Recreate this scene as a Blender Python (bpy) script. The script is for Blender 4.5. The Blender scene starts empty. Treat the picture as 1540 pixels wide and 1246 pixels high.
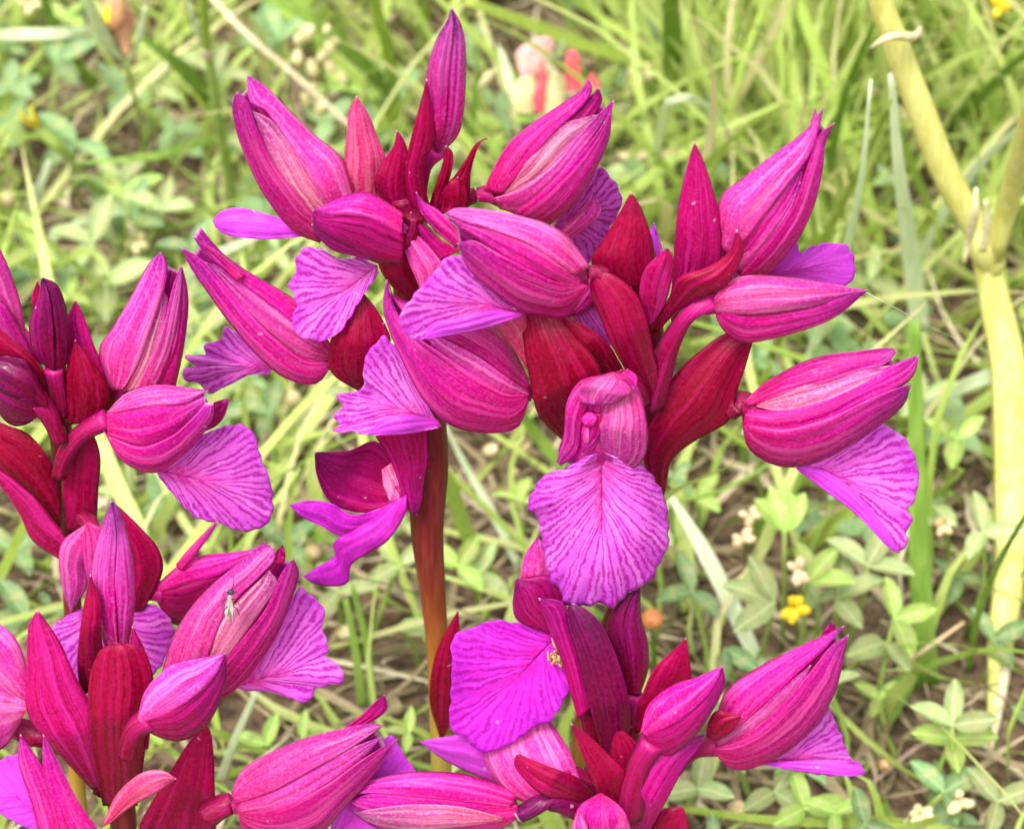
import bpy, math, random
import numpy as np
from mathutils import Vector
C = bpy.data.collections.new('scene'); bpy.context.scene.collection.children.link(C)
SC = bpy.context.scene
# ---------------------------------------------------------------- camera, world, sun, exposure
PITCH = math.radians(38); CAMH = 0.30; F0 = 0.30; KPX = 0.128/1540
cam_d = bpy.data.cameras.new('camera'); cam = bpy.data.objects.new('camera', cam_d); C.objects.link(cam)
cam.location = (0, 0, CAMH); cam.rotation_euler = (math.pi/2-PITCH, 0, 0)
cam_d.sensor_width = 6.17; cam_d.lens = 6.17*F0/0.128
cam_d.clip_start = 0.005; cam_d.clip_end = 500
cam_d.dof.use_dof = True; cam_d.dof.focus_distance = 0.297; cam_d.dof.aperture_fstop = 6.3
SC.camera = cam
SUN_EL, SUN_AZ = math.radians(58), math.radians(205)      # azimuth measured clockwise from +Y
W = bpy.data.worlds.new('World'); SC.world = W; W.use_nodes = True
nt = W.node_tree; sky = nt.nodes.new('ShaderNodeTexSky'); sky.sky_type = 'NISHITA'; sky.sun_disc = False
sky.sun_elevation = SUN_EL; sky.sun_rotation = SUN_AZ; sky.air_density = 1.0; sky.dust_density = 5.0; sky.ozone_density = 0.6
hs = nt.nodes.new('ShaderNodeHueSaturation'); hs.inputs['Saturation'].default_value = 0.15      # overcast: nearly white sky
nt.links.new(sky.outputs[0], hs.inputs['Color']); nt.links.new(hs.outputs[0], nt.nodes['Background'].inputs[0])
nt.nodes['Background'].inputs[1].default_value = 0.15
sl = bpy.data.lights.new('sun', 'SUN'); sl.energy = 1.5; sl.angle = math.radians(14); sl.color = (1, 0.94, 0.84)
sun = bpy.data.objects.new('sun', sl); C.objects.link(sun)
sd = Vector((math.sin(SUN_AZ)*math.cos(SUN_EL), math.cos(SUN_AZ)*math.cos(SUN_EL), math.sin(SUN_EL)))
sun.rotation_euler = sd.to_track_quat('Z', 'Y').to_euler(); sun.location = sd*3
SC.view_settings.view_transform = 'Standard'; SC.view_settings.look = 'None'
SC.view_settings.gamma = 1; SC.view_settings.use_curve_mapping = False; SC.view_settings.exposure = 1.15
SC.render.engine = 'CYCLES'
SC.cycles.max_bounces = 8; SC.cycles.transmission_bounces = 6; SC.cycles.diffuse_bounces = 5

RNG = np.random.default_rng(7)
RX = np.array([1., 0, 0]); UP = np.array([0, math.sin(PITCH), math.cos(PITCH)]); FW = np.array([0, math.cos(PITCH), -math.sin(PITCH)])
CAM = np.array([0, 0, CAMH])
SLOPE = math.tan(PITCH)*KPX*1000          # mm of extra distance per pixel down, for things that stand upright
def Pw(px, py, d):
    """world point seen at photo pixel (px,py), d millimetres behind the 0.30 m plane"""
    px = np.asarray(px, float); py = np.asarray(py, float); z = F0+np.asarray(d, float)/1000
    s = KPX*z/F0
    return CAM + ((px-770)*s)[..., None]*RX - ((py-623)*s)[..., None]*UP + z[..., None]*FW
def Gw(px, py, h):
    """world point on the level h metres above the ground seen at a photo pixel"""
    dirv = (px-770)*KPX/F0*RX - (py-623)*KPX/F0*UP + FW
    return CAM + dirv*((h-CAMH)/dirv[2])
def crom(pts, n, mid=False):
    """Catmull-Rom through pts, n samples evenly spaced by length"""
    p = np.array(pts, float)
    if len(p) == 2: return p[0]+(p[1]-p[0])*np.linspace(0, 1, n)[:, None]
    q = np.vstack([2*p[0]-p[1], p, 2*p[-1]-p[-2]]); out = []
    for i in range(len(p)-1):
        a, b, c, d = q[i:i+4]; t = np.linspace(0, 1, 14, endpoint=False)[:, None]
        out.append(.5*((2*b)+(-a+c)*t+(2*a-5*b+4*c-d)*t*t+(-a+3*b-3*c+d)*t**3))
    o = np.vstack(out+[p[-1:]])
    L = np.concatenate([[0], np.cumsum(np.linalg.norm(np.diff(o, axis=0), axis=1))])
    s = np.linspace(0, L[-1], n)
    return np.stack([np.interp(s, L, o[:, k]) for k in range(o.shape[1])], 1)

# ---------------------------------------------------------------- materials
def N(nt, t, **k):
    n = nt.nodes.new(t)
    for a, b in k.items(): setattr(n, a, b)
    return n
class MB:
    def __init__(s, name):
        s.m = bpy.data.materials.new(name); s.m.use_nodes = True; s.nt = s.m.node_tree
        s.b = s.nt.nodes['Principled BSDF']; s.out = s.nt.nodes['Material Output']
    def l(s, a, b): s.nt.links.new(a, b)
    def n(s, t, **k): return N(s.nt, t, **k)
    def math(s, op, a, b=None, c=None, clamp=False):
        n = s.n('ShaderNodeMath', operation=op); n.use_clamp = clamp
        for i, v in enumerate((a, b, c)):
            if v is None: continue
            if hasattr(v, 'links'): s.l(v, n.inputs[i])
            else: n.inputs[i].default_value = v
        return n.outputs[0]
    def noise(s, vec, scale, detail=2, rough=.5):
        n = s.n('ShaderNodeTexNoise'); n.inputs['Scale'].default_value = scale; n.inputs['Detail'].default_value = detail
        n.inputs['Roughness'].default_value = rough
        if vec is not None: s.l(vec, n.inputs['Vector'])
        return n.outputs[0]
    def mr(s, v, a, b, c, d, smooth=True):
        n = s.n('ShaderNodeMapRange'); n.interpolation_type = 'SMOOTHSTEP' if smooth else 'LINEAR'
        s.l(v, n.inputs[0])
        for i, x in enumerate((a, b, c, d)): n.inputs[i+1].default_value = x
        return n.outputs[0]
    def mix(s, f, a, b, mode='MIX'):
        n = s.n('ShaderNodeMix', data_type='RGBA', blend_type=mode)
        for sock, v in ((n.inputs[0], f), (n.inputs[6], a), (n.inputs[7], b)):
            if hasattr(v, 'links'): s.l(v, sock)
            elif isinstance(v, tuple): sock.default_value = (*v, 1)
            else: sock.default_value = v
        return n.outputs[2]
    def ramp(s, f, stops):
        n = s.n('ShaderNodeValToRGB'); e = n.color_ramp.elements
        while len(e) < len(stops): e.new(.5)
        for i, (p, c) in enumerate(stops): e[i].position = p; e[i].color = (*c, 1)
        s.l(f, n.inputs[0]); return n.outputs[0]
    def bump(s, h, strength, dist):
        n = s.n('ShaderNodeBump'); n.inputs['Strength'].default_value = strength; n.inputs['Distance'].default_value = dist
        s.l(h, n.inputs['Height']); s.l(n.outputs[0], s.b.inputs['Normal']); return n.outputs[0]
    def finish(s, col, rough=.45, spec=.4, trans=0., tint=(1, 1, 1), nrm=None):
        s.l(col, s.b.inputs['Base Color']) if hasattr(col, 'links') else None
        if hasattr(rough, 'links'): s.l(rough, s.b.inputs['Roughness'])
        else: s.b.inputs['Roughness'].default_value = rough
        s.b.inputs['Specular IOR Level'].default_value = spec
        if trans > 0:
            t = s.n('ShaderNodeBsdfTranslucent'); mx = s.n('ShaderNodeMixShader'); mx.inputs[0].default_value = trans
            s.l(s.mix(1.0, col, tint, 'MULTIPLY'), t.inputs[0])
            if nrm: s.l(nrm, t.inputs['Normal'])
            s.l(s.b.outputs[0], mx.inputs[1]); s.l(t.outputs[0], mx.inputs[2]); s.l(mx.outputs[0], s.out.inputs[0])
        return s.m
def petal_mat(name, stops, vein, vs=.7, rough=.42, trans=.42, lip=False, pale=None, spec=.22, tip=True, palef=.7):
    m = MB(name); uv = m.n('ShaderNodeUVMap').outputs[0]; sp = m.n('ShaderNodeSeparateXYZ'); m.l(uv, sp.inputs[0])
    X, Y = sp.outputs[0], sp.outputs[1]
    ob = m.n('ShaderNodeTexCoord').outputs['Object']
    oi = m.n('ShaderNodeObjectInfo').outputs['Random']
    dn = m.math('SUBTRACT', m.noise(ob, 330, 3), .5)
    x = m.math('ADD', m.math('ADD', X, m.math('MULTIPLY', oi, 7.3)), m.math('MULTIPLY', dn, .95 if lip else .8))
    base = m.ramp(m.math('ADD', Y, m.math('MULTIPLY', m.math('SUBTRACT', m.noise(ob, 200, 3), .5), .45)), stops)
    cv = m.n('ShaderNodeCombineXYZ'); m.l(m.math('MULTIPLY', x, 1.0), cv.inputs[0]); m.l(m.math('MULTIPLY', Y, 1.1), cv.inputs[1]); m.l(m.math('MULTIPLY', oi, 31.0), cv.inputs[2])
    band = m.noise(cv.outputs[0], 1.1, 2)                    # streaks along the petal
    if pale: base = m.mix(m.mr(band, .44, .68, 0, palef), base, pale)
    def lines(xx, w0, w1, seed):
        fl = m.n('ShaderNodeTexWhiteNoise', noise_dimensions='1D'); m.l(m.math('FLOOR', m.math('ADD', xx, .5+seed)), fl.inputs['W'])
        tri = m.math('PINGPONG', xx, .5); wn = m.noise(ob, 800, 2)
        n = m.n('ShaderNodeMapRange'); n.interpolation_type = 'SMOOTHSTEP'; m.l(tri, n.inputs[0])
        m.l(m.mr(wn, .3, .7, 0, w0), n.inputs[1]); m.l(m.mr(wn, .3, .7, w1*.6, w1*1.25), n.inputs[2]); n.inputs[3].default_value = 1; n.inputs[4].default_value = 0
        return n.outputs[0], fl.outputs['Value']
    if lip:
        # PINGPONG(x,.5) is 0 at whole numbers
        v, rv = lines(x, .08, .20, 0)
        v = m.math('MULTIPLY', v, m.mr(m.math('ADD', Y, m.math('MULTIPLY', rv, -.2)), -.05, .10, .35, 1))
        x2 = m.math('ADD', x, .5); v2, rv2 = lines(x2, .08, .17, 3)
        st = m.math('SUBTRACT', m.math('ADD', Y, m.math('MULTIPLY', m.math('SUBTRACT', rv2, .5), .8)), .45)
        v = m.math('MAXIMUM', v, m.math('MULTIPLY', v2, m.mr(st, -.05, .05, 0, .95)))
        dots = m.math('MULTIPLY', m.mr(m.noise(ob, 1150, 1), .54, .62, 0, .75), m.mr(Y, .02, .30, 1, 0))
        v = m.math('MAXIMUM', v, dots)
        v = m.math('MULTIPLY', v, m.mr(Y, .93, 1.0, 1, .55))
    else:
        v, rv = lines(x, .03, .26, 0)
        v = m.math('MULTIPLY', v, m.mr(rv, 0, 1, .45, 1.0, False))
        v = m.math('MULTIPLY', v, m.mr(m.noise(ob, 240, 2), .35, .6, .55, 1))
        v2, _ = lines(m.math('MULTIPLY', m.math('ADD', x, .37), 2.3), .02, .3, 5); v = m.math('MAXIMUM', v, m.math('MULTIPLY', v2, .38))
    col = m.mix(m.math('MULTIPLY', v, vs), base, vein)
    col = m.mix(m.mr(m.noise(ob, 2300, 3), .45, .75, 0, .30), col, tuple(min(1, c*1.35) for c in (pale or stops[1][1])))
    col = m.mix(m.mr(m.noise(ob, 700, 1), .77, .81, 0, .45), col, (.85, .45, .70))  # few pale specks: small glints put into the petal colour
    if tip: col = m.mix(m.mr(Y, .975, .995, 0, .55), col, (.70, .50, .62))
    hv = m.n('ShaderNodeHueSaturation'); m.l(col, hv.inputs['Color']); m.l(m.mr(oi, 0, 1, .85, 1.15, False), hv.inputs['Value'])
    m.l(m.mr(oi, 0, 1, .507, .493, False), hv.inputs['Hue'])
    hgt = m.math('ADD', m.math('MULTIPLY', v, -.25), m.math('ADD', m.math('MULTIPLY', m.noise(ob, 1500, 3), .55), m.math('MULTIPLY', band, .9 if not lip else .3)))
    nr = m.bump(hgt, .5, .00022)
    return m.finish(hv.outputs[0], m.mr(m.noise(ob, 1300, 2), .35, .65, rough-.14, rough+.14), spec, trans, (1, .8, 1), nr)
M = {}
M['hood'] = petal_mat('hood_magenta', [(0, (.72, .005, .20)), (.3, (.72, .007, .30)), (.72, (.62, .008, .35)), (1, (.34, .01, .30))], (.30, .0, .09), .80, pale=(.92, .11, .52))
M['hoodp'] = petal_mat('hood_pink', [(0, (.74, .02, .26)), (.3, (.78, .06, .42)), (.75, (.64, .035, .42)), (1, (.36, .01, .34))], (.46, .002, .16), .78, pale=(.88, .26, .64))
M['petp'] = petal_mat('petal_pale', [(0, (.82, .10, .28)), (.4, (.84, .22, .48)), (.8, (.60, .06, .40)), (1, (.38, .02, .32))], (.54, .008, .20), .8, pale=(.92, .52, .64))
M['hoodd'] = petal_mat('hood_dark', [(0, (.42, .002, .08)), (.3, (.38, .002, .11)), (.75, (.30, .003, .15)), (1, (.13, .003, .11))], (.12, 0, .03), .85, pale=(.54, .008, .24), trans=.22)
M['bract'] = petal_mat('bract_crimson', [(0, (.13, .002, .014)), (.4, (.22, .001, .024)), (.8, (.31, .002, .042)), (1, (.22, .003, .04))], (.10, .0, .008), .75, trans=.2, rough=.36, pale=(.40, .004, .085))
M['bractp'] = petal_mat('bract_pink', [(0, (.62, .012, .12)), (.4, (.70, .05, .20)), (.8, (.70, .08, .28)), (1, (.5, .03, .16))], (.42, .004, .08), .7, trans=.3, pale=(.82, .22, .38))
M['bractm'] = petal_mat('bract_magenta', [(0, (.26, .001, .045)), (.4, (.42, .002, .10)), (.8, (.44, .003, .13)), (1, (.28, .001, .06))], (.19, .0, .025), .75, trans=.22, pale=(.64, .02, .30))
M['bud'] = petal_mat('bud_violet', [(0, (.48, .003, .10)), (.35, (.56, .008, .24)), (.75, (.52, .06, .36)), (1, (.10, .008, .15))], (.22, .002, .10), .7, trans=.25, rough=.34, pale=(.68, .12, .52))
M['budd'] = petal_mat('bud_dark', [(0, (.18, .002, .02)), (.35, (.14, .001, .03)), (.75, (.11, .003, .05)), (1, (.05, .002, .04))], (.04, .0, .01), .7, trans=.12, rough=.34, pale=(.24, .004, .11))
M['lip'] = petal_mat('lip_violet', [(0, (.80, .03, .44)), (.22, (.82, .14, .70)), (.7, (.78, .15, .78)), (1, (.64, .07, .72))], (.50, .004, .42), .90, rough=.5, trans=.45, lip=True, pale=(.88, .30, .88), tip=False)
M['lipd'] = petal_mat('lip_purple', [(0, (.54, .008, .30)), (.3, (.56, .016, .42)), (.7, (.48, .014, .44)), (1, (.36, .012, .40))], (.27, .002, .24), .8, rough=.45, trans=.25, lip=True, pale=(.62, .04, .62), tip=False)
M['lipf'] = petal_mat('lip_fold', [(0, (.62, .03, .50)), (.3, (.64, .06, .64)), (.7, (.62, .07, .68)), (1, (.54, .05, .64))], (.40, .008, .42), .6, rough=.45, trans=.25, pale=(.68, .08, .78), tip=False)
def stem_mat(name, stops):
    m = MB(name); uv = m.n('ShaderNodeUVMap').outputs[0]; sp = m.n('ShaderNodeSeparateXYZ'); m.l(uv, sp.inputs[0])
    ob = m.n('ShaderNodeTexCoord').outputs['Object']
    mp = m.n('ShaderNodeMapping'); mp.inputs['Scale'].default_value = (1, 1, .12); m.l(ob, mp.inputs[0])
    n = m.noise(mp.outputs[0], 1300, 3)
    y = m.math('ADD', sp.outputs[1], m.math('MULTIPLY', m.math('SUBTRACT', n, .5), .12))
    col = m.mix(m.mr(n, .35, .7, 0, .3), m.ramp(y, stops), (.30, .05, .05))
    return m.finish(col, .42, .3, .05, (1, 1, 1), m.bump(n, .35, .0003))
M['stem'] = stem_mat('orchid_stem', [(0, (.16, .002, .02)), (.26, (.12, .005, .015)), (.42, (.13, .015, .012)), (.50, (.22, .06, .012)), (.58, (.34, .19, .02)), (.67, (.38, .34, .06))])
M['ovary'] = petal_mat('ovary', [(0, (.14, .001, .015)), (.5, (.22, .002, .035)), (.8, (.34, .004, .10)), (1, (.48, .01, .20))], (.10, .0, .015), .7, trans=.1, pale=(.34, .008, .12), tip=False)
def simple(name, c1, c2, scale=400, rough=.5, trans=0., spec=.35, bump=.3, stretch=None, tint=(1, 1, 1)):
    m = MB(name); ob = m.n('ShaderNodeTexCoord').outputs['Object']
    v = ob
    if stretch: mp = m.n('ShaderNodeMapping'); mp.inputs['Scale'].default_value = stretch; m.l(ob, mp.inputs[0]); v = mp.outputs[0]
    n = m.noise(v, scale, 4, .6); oi = m.n('ShaderNodeObjectInfo').outputs['Random']
    col = m.mix(m.mr(n, .3, .7, 0, 1), c1, c2)
    hv = m.n('ShaderNodeHueSaturation'); m.l(col, hv.inputs['Color']); m.l(m.mr(oi, 0, 1, .92, 1.1, False), hv.inputs['Value'])
    nr = m.bump(m.noise(v, scale*3, 3), bump, .0003)
    return m.finish(hv.outputs[0], rough, spec, trans, tint, nr)
# ---------------------------------------------------------------- mesh helpers
def link(ob, parent, wl=None):
    C.objects.link(ob)
    if parent is not None: ob.parent = parent
    return ob
def wroot(o):
    v = Vector((0, 0, 0))
    while o is not None: v += Vector(o.location); o = o.parent
    return np.array(v)
def mesh(name, V, F, mat, parent=None, uv=None, loc=None, smooth=True, kind=None, label=None):
    """V in world coordinates; the object's origin sits at its parent's origin (or at loc)"""
    o0 = wroot(parent) if parent is not None else np.zeros(3)
    l = np.zeros(3) if loc is None else np.asarray(loc)
    me = bpy.data.meshes.new(name); V = np.asarray(V, float)-o0-l
    me.from_pydata(V.tolist(), [], [tuple(int(i) for i in f) for f in F] if not isinstance(F, list) else F)
    if uv is not None:
        ul = me.uv_layers.new(name='UVMap'); li = np.empty(len(me.loops), dtype=np.int32); me.loops.foreach_get('vertex_index', li)
        ul.data.foreach_set('uv', np.asarray(uv, float)[li].ravel())
    me.materials.append(M[mat] if isinstance(mat, str) else mat)
    if smooth: me.polygons.foreach_set('use_smooth', [True]*len(me.polygons))
    me.update(); ob = bpy.data.objects.new(name, me); ob.location = l
    if kind: ob['kind'] = kind
    if label: ob['label'] = label
    return link(ob, parent)
def grid_sheet(P, UV, th=.00018):
    """closed thin sheet from a grid P[nu,nv,3]"""
    nu, nv = P.shape[:2]
    du = np.gradient(P, axis=0); dv = np.gradient(P, axis=1); n = np.cross(du, dv)
    ln = np.linalg.norm(n, axis=2, keepdims=True); n = n/np.maximum(ln, 1e-12)
    bad = (ln[..., 0] < 1e-10); n[bad] = 0
    tow = (CAM-P); s = np.sign((n*tow).sum(2).mean()) or 1; n = n*s
    f = np.sin(np.linspace(0, math.pi, nv))[None, :, None]**.5*.8+.2
    A = P+n*th*.5*f; B = P-n*th*.5*f
    V = np.vstack([A.reshape(-1, 3), B.reshape(-1, 3)]); uv = np.vstack([UV.reshape(-1, 2)]*2); o = nu*nv; F = []
    for i in range(nu-1):
        for j in range(nv-1):
            a, b, c, d = i*nv+j, i*nv+j+1, (i+1)*nv+j+1, (i+1)*nv+j
            F.append((a, b, c, d)); F.append((a+o, d+o, c+o, b+o))
    rim = [(0, j) for j in range(nv)]+[(i, nv-1) for i in range(1, nu)]+[(nu-1, j) for j in range(nv-2, -1, -1)]+[(i, 0) for i in range(nu-2, 0, -1)]
    ids = [i*nv+j for i, j in rim]
    for a, b in zip(ids, ids[1:]+ids[:1]): F.append((b, a, a+o, b+o))
    return V, F, uv
# current plant frame
ZF = {'p': (0, 0, 1), 'z1': (260, 0, .321), 'z2': (560, 0, .321), 'z3': (260, 330, .321), 'z4': (560, 280, .321), 'z5': (860, 130, .3692), 'z6': (760, 480, .361),
      'z7': (1000, 480, .321), 'z8': (420, 600, .2408), 'y1': (0, 360, .3772), 'y2': (0, 740, .406), 'y3': (180, 760, .39), 'y4': (600, 800, .3579), 'y5': (820, 860, .3247),
      'y6': (0, 0, .3247), 'y7': (900, 0, .4156), 'y8': (1000, 700, .4383)}
def Z(z, pts):
    x0, y0, s = ZF[z]; return [(x0+x*s, y0+y*s) for x, y in pts]
D0 = [0.]
def dep(py, loc): return D0[0]+SLOPE*(np.asarray(py)-623)+loc
class Shell:
    def __init__(s, z, L, R, d, k=.8):
        a = crom(Z(z, L), 50); b = crom(Z(z, R), 50); s.c = (a+b)/2; s.h = np.maximum(np.linalg.norm(a-b, axis=1)/2, 5); s.L, s.R = a, b
        s.d = d; s.k = k
        t = np.gradient(s.c, axis=0); s.n = np.stack([-t[:, 1], t[:, 0]], 1); s.n /= np.linalg.norm(s.n, axis=1, keepdims=True)+1e-9
    def __call__(s, X, Y, back=1):
        P = np.stack([X, Y], -1); q = np.linalg.norm(P[..., None, :]-s.c, axis=-1)
        w = np.exp(-((q-q.min(-1, keepdims=True))/6.)**1.0); w /= w.sum(-1, keepdims=True)
        hh = (w*s.h).sum(-1); t = q.min(-1)/hh
        return s.d-back*s.k*hh*KPX*1000*np.clip(1-t*t, 0, 1)**.6
def patch(name, parent, z, L, R, mat='hood', d=0., b=.45, n=7, tilt=0., shell=None, lay=0, nu=30, nv=15, wave=0, label=None, dt=0., crease=.0, th=.00018, back=1):
    """petal-like sheet between a left and a right edge traced on the photograph; d = depth list or value (mm), b = cupping, tilt = turn about its length"""
    a = crom(Z(z, L), nu); c = crom(Z(z, R), nu); t = np.linspace(-1, 1, nv); u = np.linspace(0, 1, nu)
    tv = (t+1)/2
    XY = a[:, None, :]*(1-tv)[None, :, None]+c[:, None, :]*tv[None, :, None]
    hw = np.linalg.norm(a-c, axis=1)/2*KPX*1000
    dd = np.interp(u, np.linspace(0, 1, len(d)), d) if isinstance(d, (list, tuple)) else np.full(nu, float(d))
    dd = dd[:, None]-.8*b*hw[:, None]*(1-np.abs(t[None])**(1.5+.5*math.cos(n)))+tilt*hw[:, None]*t[None]+crease*hw[:, None]*np.exp(-(t[None]/.12)**2)
    if shell is not None: dd = dd+shell(XY[..., 0], XY[..., 1], back)
    dd = dd-lay*.35
    ph = RNG.uniform(0, 6.28, 3)
    dd = dd+.18*np.sin(u[:, None]*9+ph[0]+t[None]*2)*np.abs(t[None])+.10*np.sin(u[:, None]*17+ph[1])*t[None]
    dd = dd+.10*np.sin(t[None]*9+ph[0]+2*u[:, None])*np.sin(u[:, None]*math.pi)+.35*hw[:, None]*.12*np.sin(t[None]*5.5+ph[1]+3.5*u[:, None])
    if wave: dd = dd+wave*np.sin(u[:, None]*26+ph[2])*np.abs(t[None])**2
    P = Pw(XY[..., 0], XY[..., 1], dep(XY[..., 1], dd))
    UV = np.stack(np.broadcast_arrays(tv[None]*n+.5*0, u[:, None]), -1)
    V, F, uv = grid_sheet(P, UV, th)
    o = mesh(name, V, F, mat, parent, uv)
    if label: o['label'] = label
    return o
def fan(name, parent, z, base, mid, out, mat='lip', d=(0, 0), n=26, teeth=2.2, rip=.5, nu=22, nv=170, label=None, cup=0., th=.00018, fwd=.22):
    """fan-shaped lip: veins leave the midline (base..mid) and run out to a crenulate outline; d = depth at base and a list over the outline"""
    O = crom(Z(z, out), nv); B = np.array(Z(z, [base])[0]); Mi = np.array(Z(z, [mid])[0])
    v = np.linspace(0, 1, nv); w = 1-np.abs(2*v-1)
    I = B+(Mi-B)*(w**1.3)[:, None]
    # teeth on the margin
    tn = np.gradient(O, axis=0); nn = np.stack([-tn[:, 1], tn[:, 0]], 1); nn /= np.linalg.norm(nn, axis=1, keepdims=True)+1e-9
    if ((O-B)*nn).sum() < 0: nn = -nn
    ph = RNG.uniform(0, 6.28, 4); edge = np.clip(w*6, 0, 1)
    O = O+nn*(teeth*.62*(np.abs(np.sin(v*n*1.9+ph[0]))*1.3-.8+.5*np.sin(v*n*5.3+ph[1])+.6*np.sin(v*n*.7+ph[2]))*edge)[:, None]
    n = n*.62
    s = np.linspace(0, 1, nu)[:, None, None]
    fd = (Mi-B); Ln = np.linalg.norm(O-I, axis=1)[:, None]; fdn = fd/(np.linalg.norm(fd)+1e-9)
    Cp = (I+O)/2+fdn*Ln*fwd*(1-np.abs(((O-I)*fdn).sum(1)[:, None])/(Ln+1e-6))
    XY = I*(1-s)**2+2*Cp*s*(1-s)+O*s**2
    dl = d[1] if isinstance(d[1], (list, tuple)) else [d[1]]
    dO = np.interp(v, np.linspace(0, 1, len(dl)), dl)
    ss = s[..., 0]
    dd = d[0]+(dO[None]-d[0])*ss**1.2+rip*ss**2*np.sin(v*n*.5+ph[2])[None]+rip*.45*ss**3*np.sin(v*n*1.3+ph[3])[None]-cup*np.sin(ss*math.pi)
    P = Pw(XY[..., 0], XY[..., 1], dep(XY[..., 1], dd))
    UV = np.stack(np.broadcast_arrays(v[None]*n, ss), -1)
    V, F, uv = grid_sheet(P, UV, th)
    o = mesh(name, V, F, mat, parent, uv)
    if label: o['label'] = label
    return o
def tube_w(name, path, radii, mat, parent=None, nu=24, ns=12, kind=None, label=None, rib=.0, closed=True, loc=None, n=8, flat=1.):
    """tube along world points"""
    p = crom([tuple(x) for x in path], nu); r = np.interp(np.linspace(0, 1, nu), np.linspace(0, 1, len(radii)), radii)
    t = np.gradient(p, axis=0); t /= np.linalg.norm(t, axis=1, keepdims=True)+1e-12
    a = np.cross(t, RX); bad = np.linalg.norm(a, axis=1) < .2; a[bad] = np.cross(t[bad], UP); a /= np.linalg.norm(a, axis=1, keepdims=True); b = np.cross(t, a)
    ang = np.linspace(0, 2*math.pi, ns, endpoint=False); rr = 1+rib*np.cos(ang*6)
    V = p[:, None]+r[:, None, None]*((np.cos(ang)*rr)[None, :, None]*a[:, None]*flat+(np.sin(ang)*rr)[None, :, None]*b[:, None])
    F = [(i*ns+j, i*ns+(j+1) % ns, (i+1)*ns+(j+1) % ns, (i+1)*ns+j) for i in range(nu-1) for j in range(ns)]
    V = V.reshape(-1, 3)
    uv = np.array([[abs(1-2*j/ns)*n, i/(nu-1)] for i in range(nu) for j in range(ns)])
    F.append(tuple(range(ns-1, -1, -1))); F.append(tuple((nu-1)*ns+j for j in range(ns)))
    return mesh(name, V, F, mat, parent, uv, kind=kind, label=label, loc=loc)
def tube(name, parent, z, pts, rpx, mat='ovary', d=0., **k):
    q = Z(z, pts); dl = d if isinstance(d, (list, tuple)) else [d]*len(q)
    path = [Pw(x, y, dep(y, e)) for (x, y), e in zip(q, np.interp(np.linspace(0, 1, len(q)), np.linspace(0, 1, len(dl)), dl))]
    s = ZF[z][2]*KPX
    return tube_w(name, path, [r*s for r in rpx], mat, parent, **k)
def empty(name, loc, label=None, cat=None, group=None):
    o = bpy.data.objects.new(name, None); o.location = loc; o.empty_display_size = .01; C.objects.link(o)
    if label: o['label'] = label
    if cat: o['category'] = cat
    if group: o['group'] = group
    return o
def tag(o, label, cat, group=None):
    o['label'] = label; o['category'] = cat
    if group: o['group'] = group
    return o
def ball(name, c, r, mat, parent=None, nu=9, ns=12, stretch=(1, 1, 1), wob=.06, axis=None, loc=None):
    th = np.linspace(0, math.pi, nu); ph = np.linspace(0, 2*math.pi, ns, endpoint=False)
    V = np.array([[math.sin(a)*math.cos(b), math.sin(a)*math.sin(b), math.cos(a)] for a in th for b in ph])
    V *= 1+wob*RNG.uniform(-1, 1, (len(V), 1)); V[:ns] = [0, 0, 1]; V[-ns:] = [0, 0, -1]
    V *= np.array(stretch)*r
    if axis is not None:
        q = Vector(axis).to_track_quat('Z', 'Y').to_matrix(); V = V@np.array(q).T
    F = [(i*ns+j, (i+1)*ns+j, (i+1)*ns+(j+1) % ns, i*ns+(j+1) % ns) for i in range(nu-1) for j in range(ns)]
    uv = np.array([[j/ns*6, i/(nu-1)] for i in range(nu) for j in range(ns)])
    return mesh(name, V+np.asarray(c), F, mat, parent, uv, loc=loc)

# ---------------------------------------------------------------- orchids
ORCH = 'butterfly orchids in flower'
def orchid(label, d0, path, widths):
    """path: stem pixels top to bottom; the stem goes on down to the ground"""
    D0[0] = d0
    pts = [Pw(x, y, dep(y, 0)) for x, y in path]
    last = pts[-1].copy()
    foot = last.copy(); foot[2] = 0; foot[0] += (pts[-1][0]-pts[-2][0])*.2
    root = empty('orchid', foot, label, 'orchid', ORCH)
    mids = [last+(foot-last)*f for f in (.5, 1.0)]
    r = [w*KPX/2 for w in widths]; r += [r[-1]*1.05, r[-1]*1.15]
    # arc-length aware radii
    allp = pts+mids; L = np.concatenate([[0], np.cumsum([np.linalg.norm(b-a) for a, b in zip(allp, allp[1:])])]); L /= L[-1]
    rad = list(np.interp(np.linspace(0, 1, 24), L, r))
    tube_w('stem', allp, rad, 'stem', root, nu=48, ns=16, rib=.03)
    # three strap leaves at the foot
    for k in range(3):
        a = 2.1*k+random.random(); u = np.linspace(0, 1, 10)
        ctr = foot+np.stack([np.cos(a)*u*.028, np.sin(a)*u*.028, .002+.012*np.sin(u*2.6)], 1)
        side = np.array([-math.sin(a), math.cos(a), 0]); w = .007*np.sin(np.clip(u*.85+.15, 0, 1)*math.pi)**.7
        P = ctr[:, None]+side*(np.linspace(-1, 1, 5)[None, :, None])*w[:, None, None]+np.array([0, 0, .003])*(np.abs(np.linspace(-1, 1, 5))[None, :, None])
        V, F, uv = grid_sheet(P, np.stack(np.broadcast_arrays(np.linspace(0, 8, 5)[None], u[:, None]), -1), .0005)
        mesh('leaf', V, F, 'leaf_green', root, uv)
    return root
def flower(root, z, pts, rpx, d, name='flower', mat='ovary', label=None):
    return tube(name, root, z, pts, rpx, mat, d, nu=16, ns=12, rib=.06, label=label)
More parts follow.
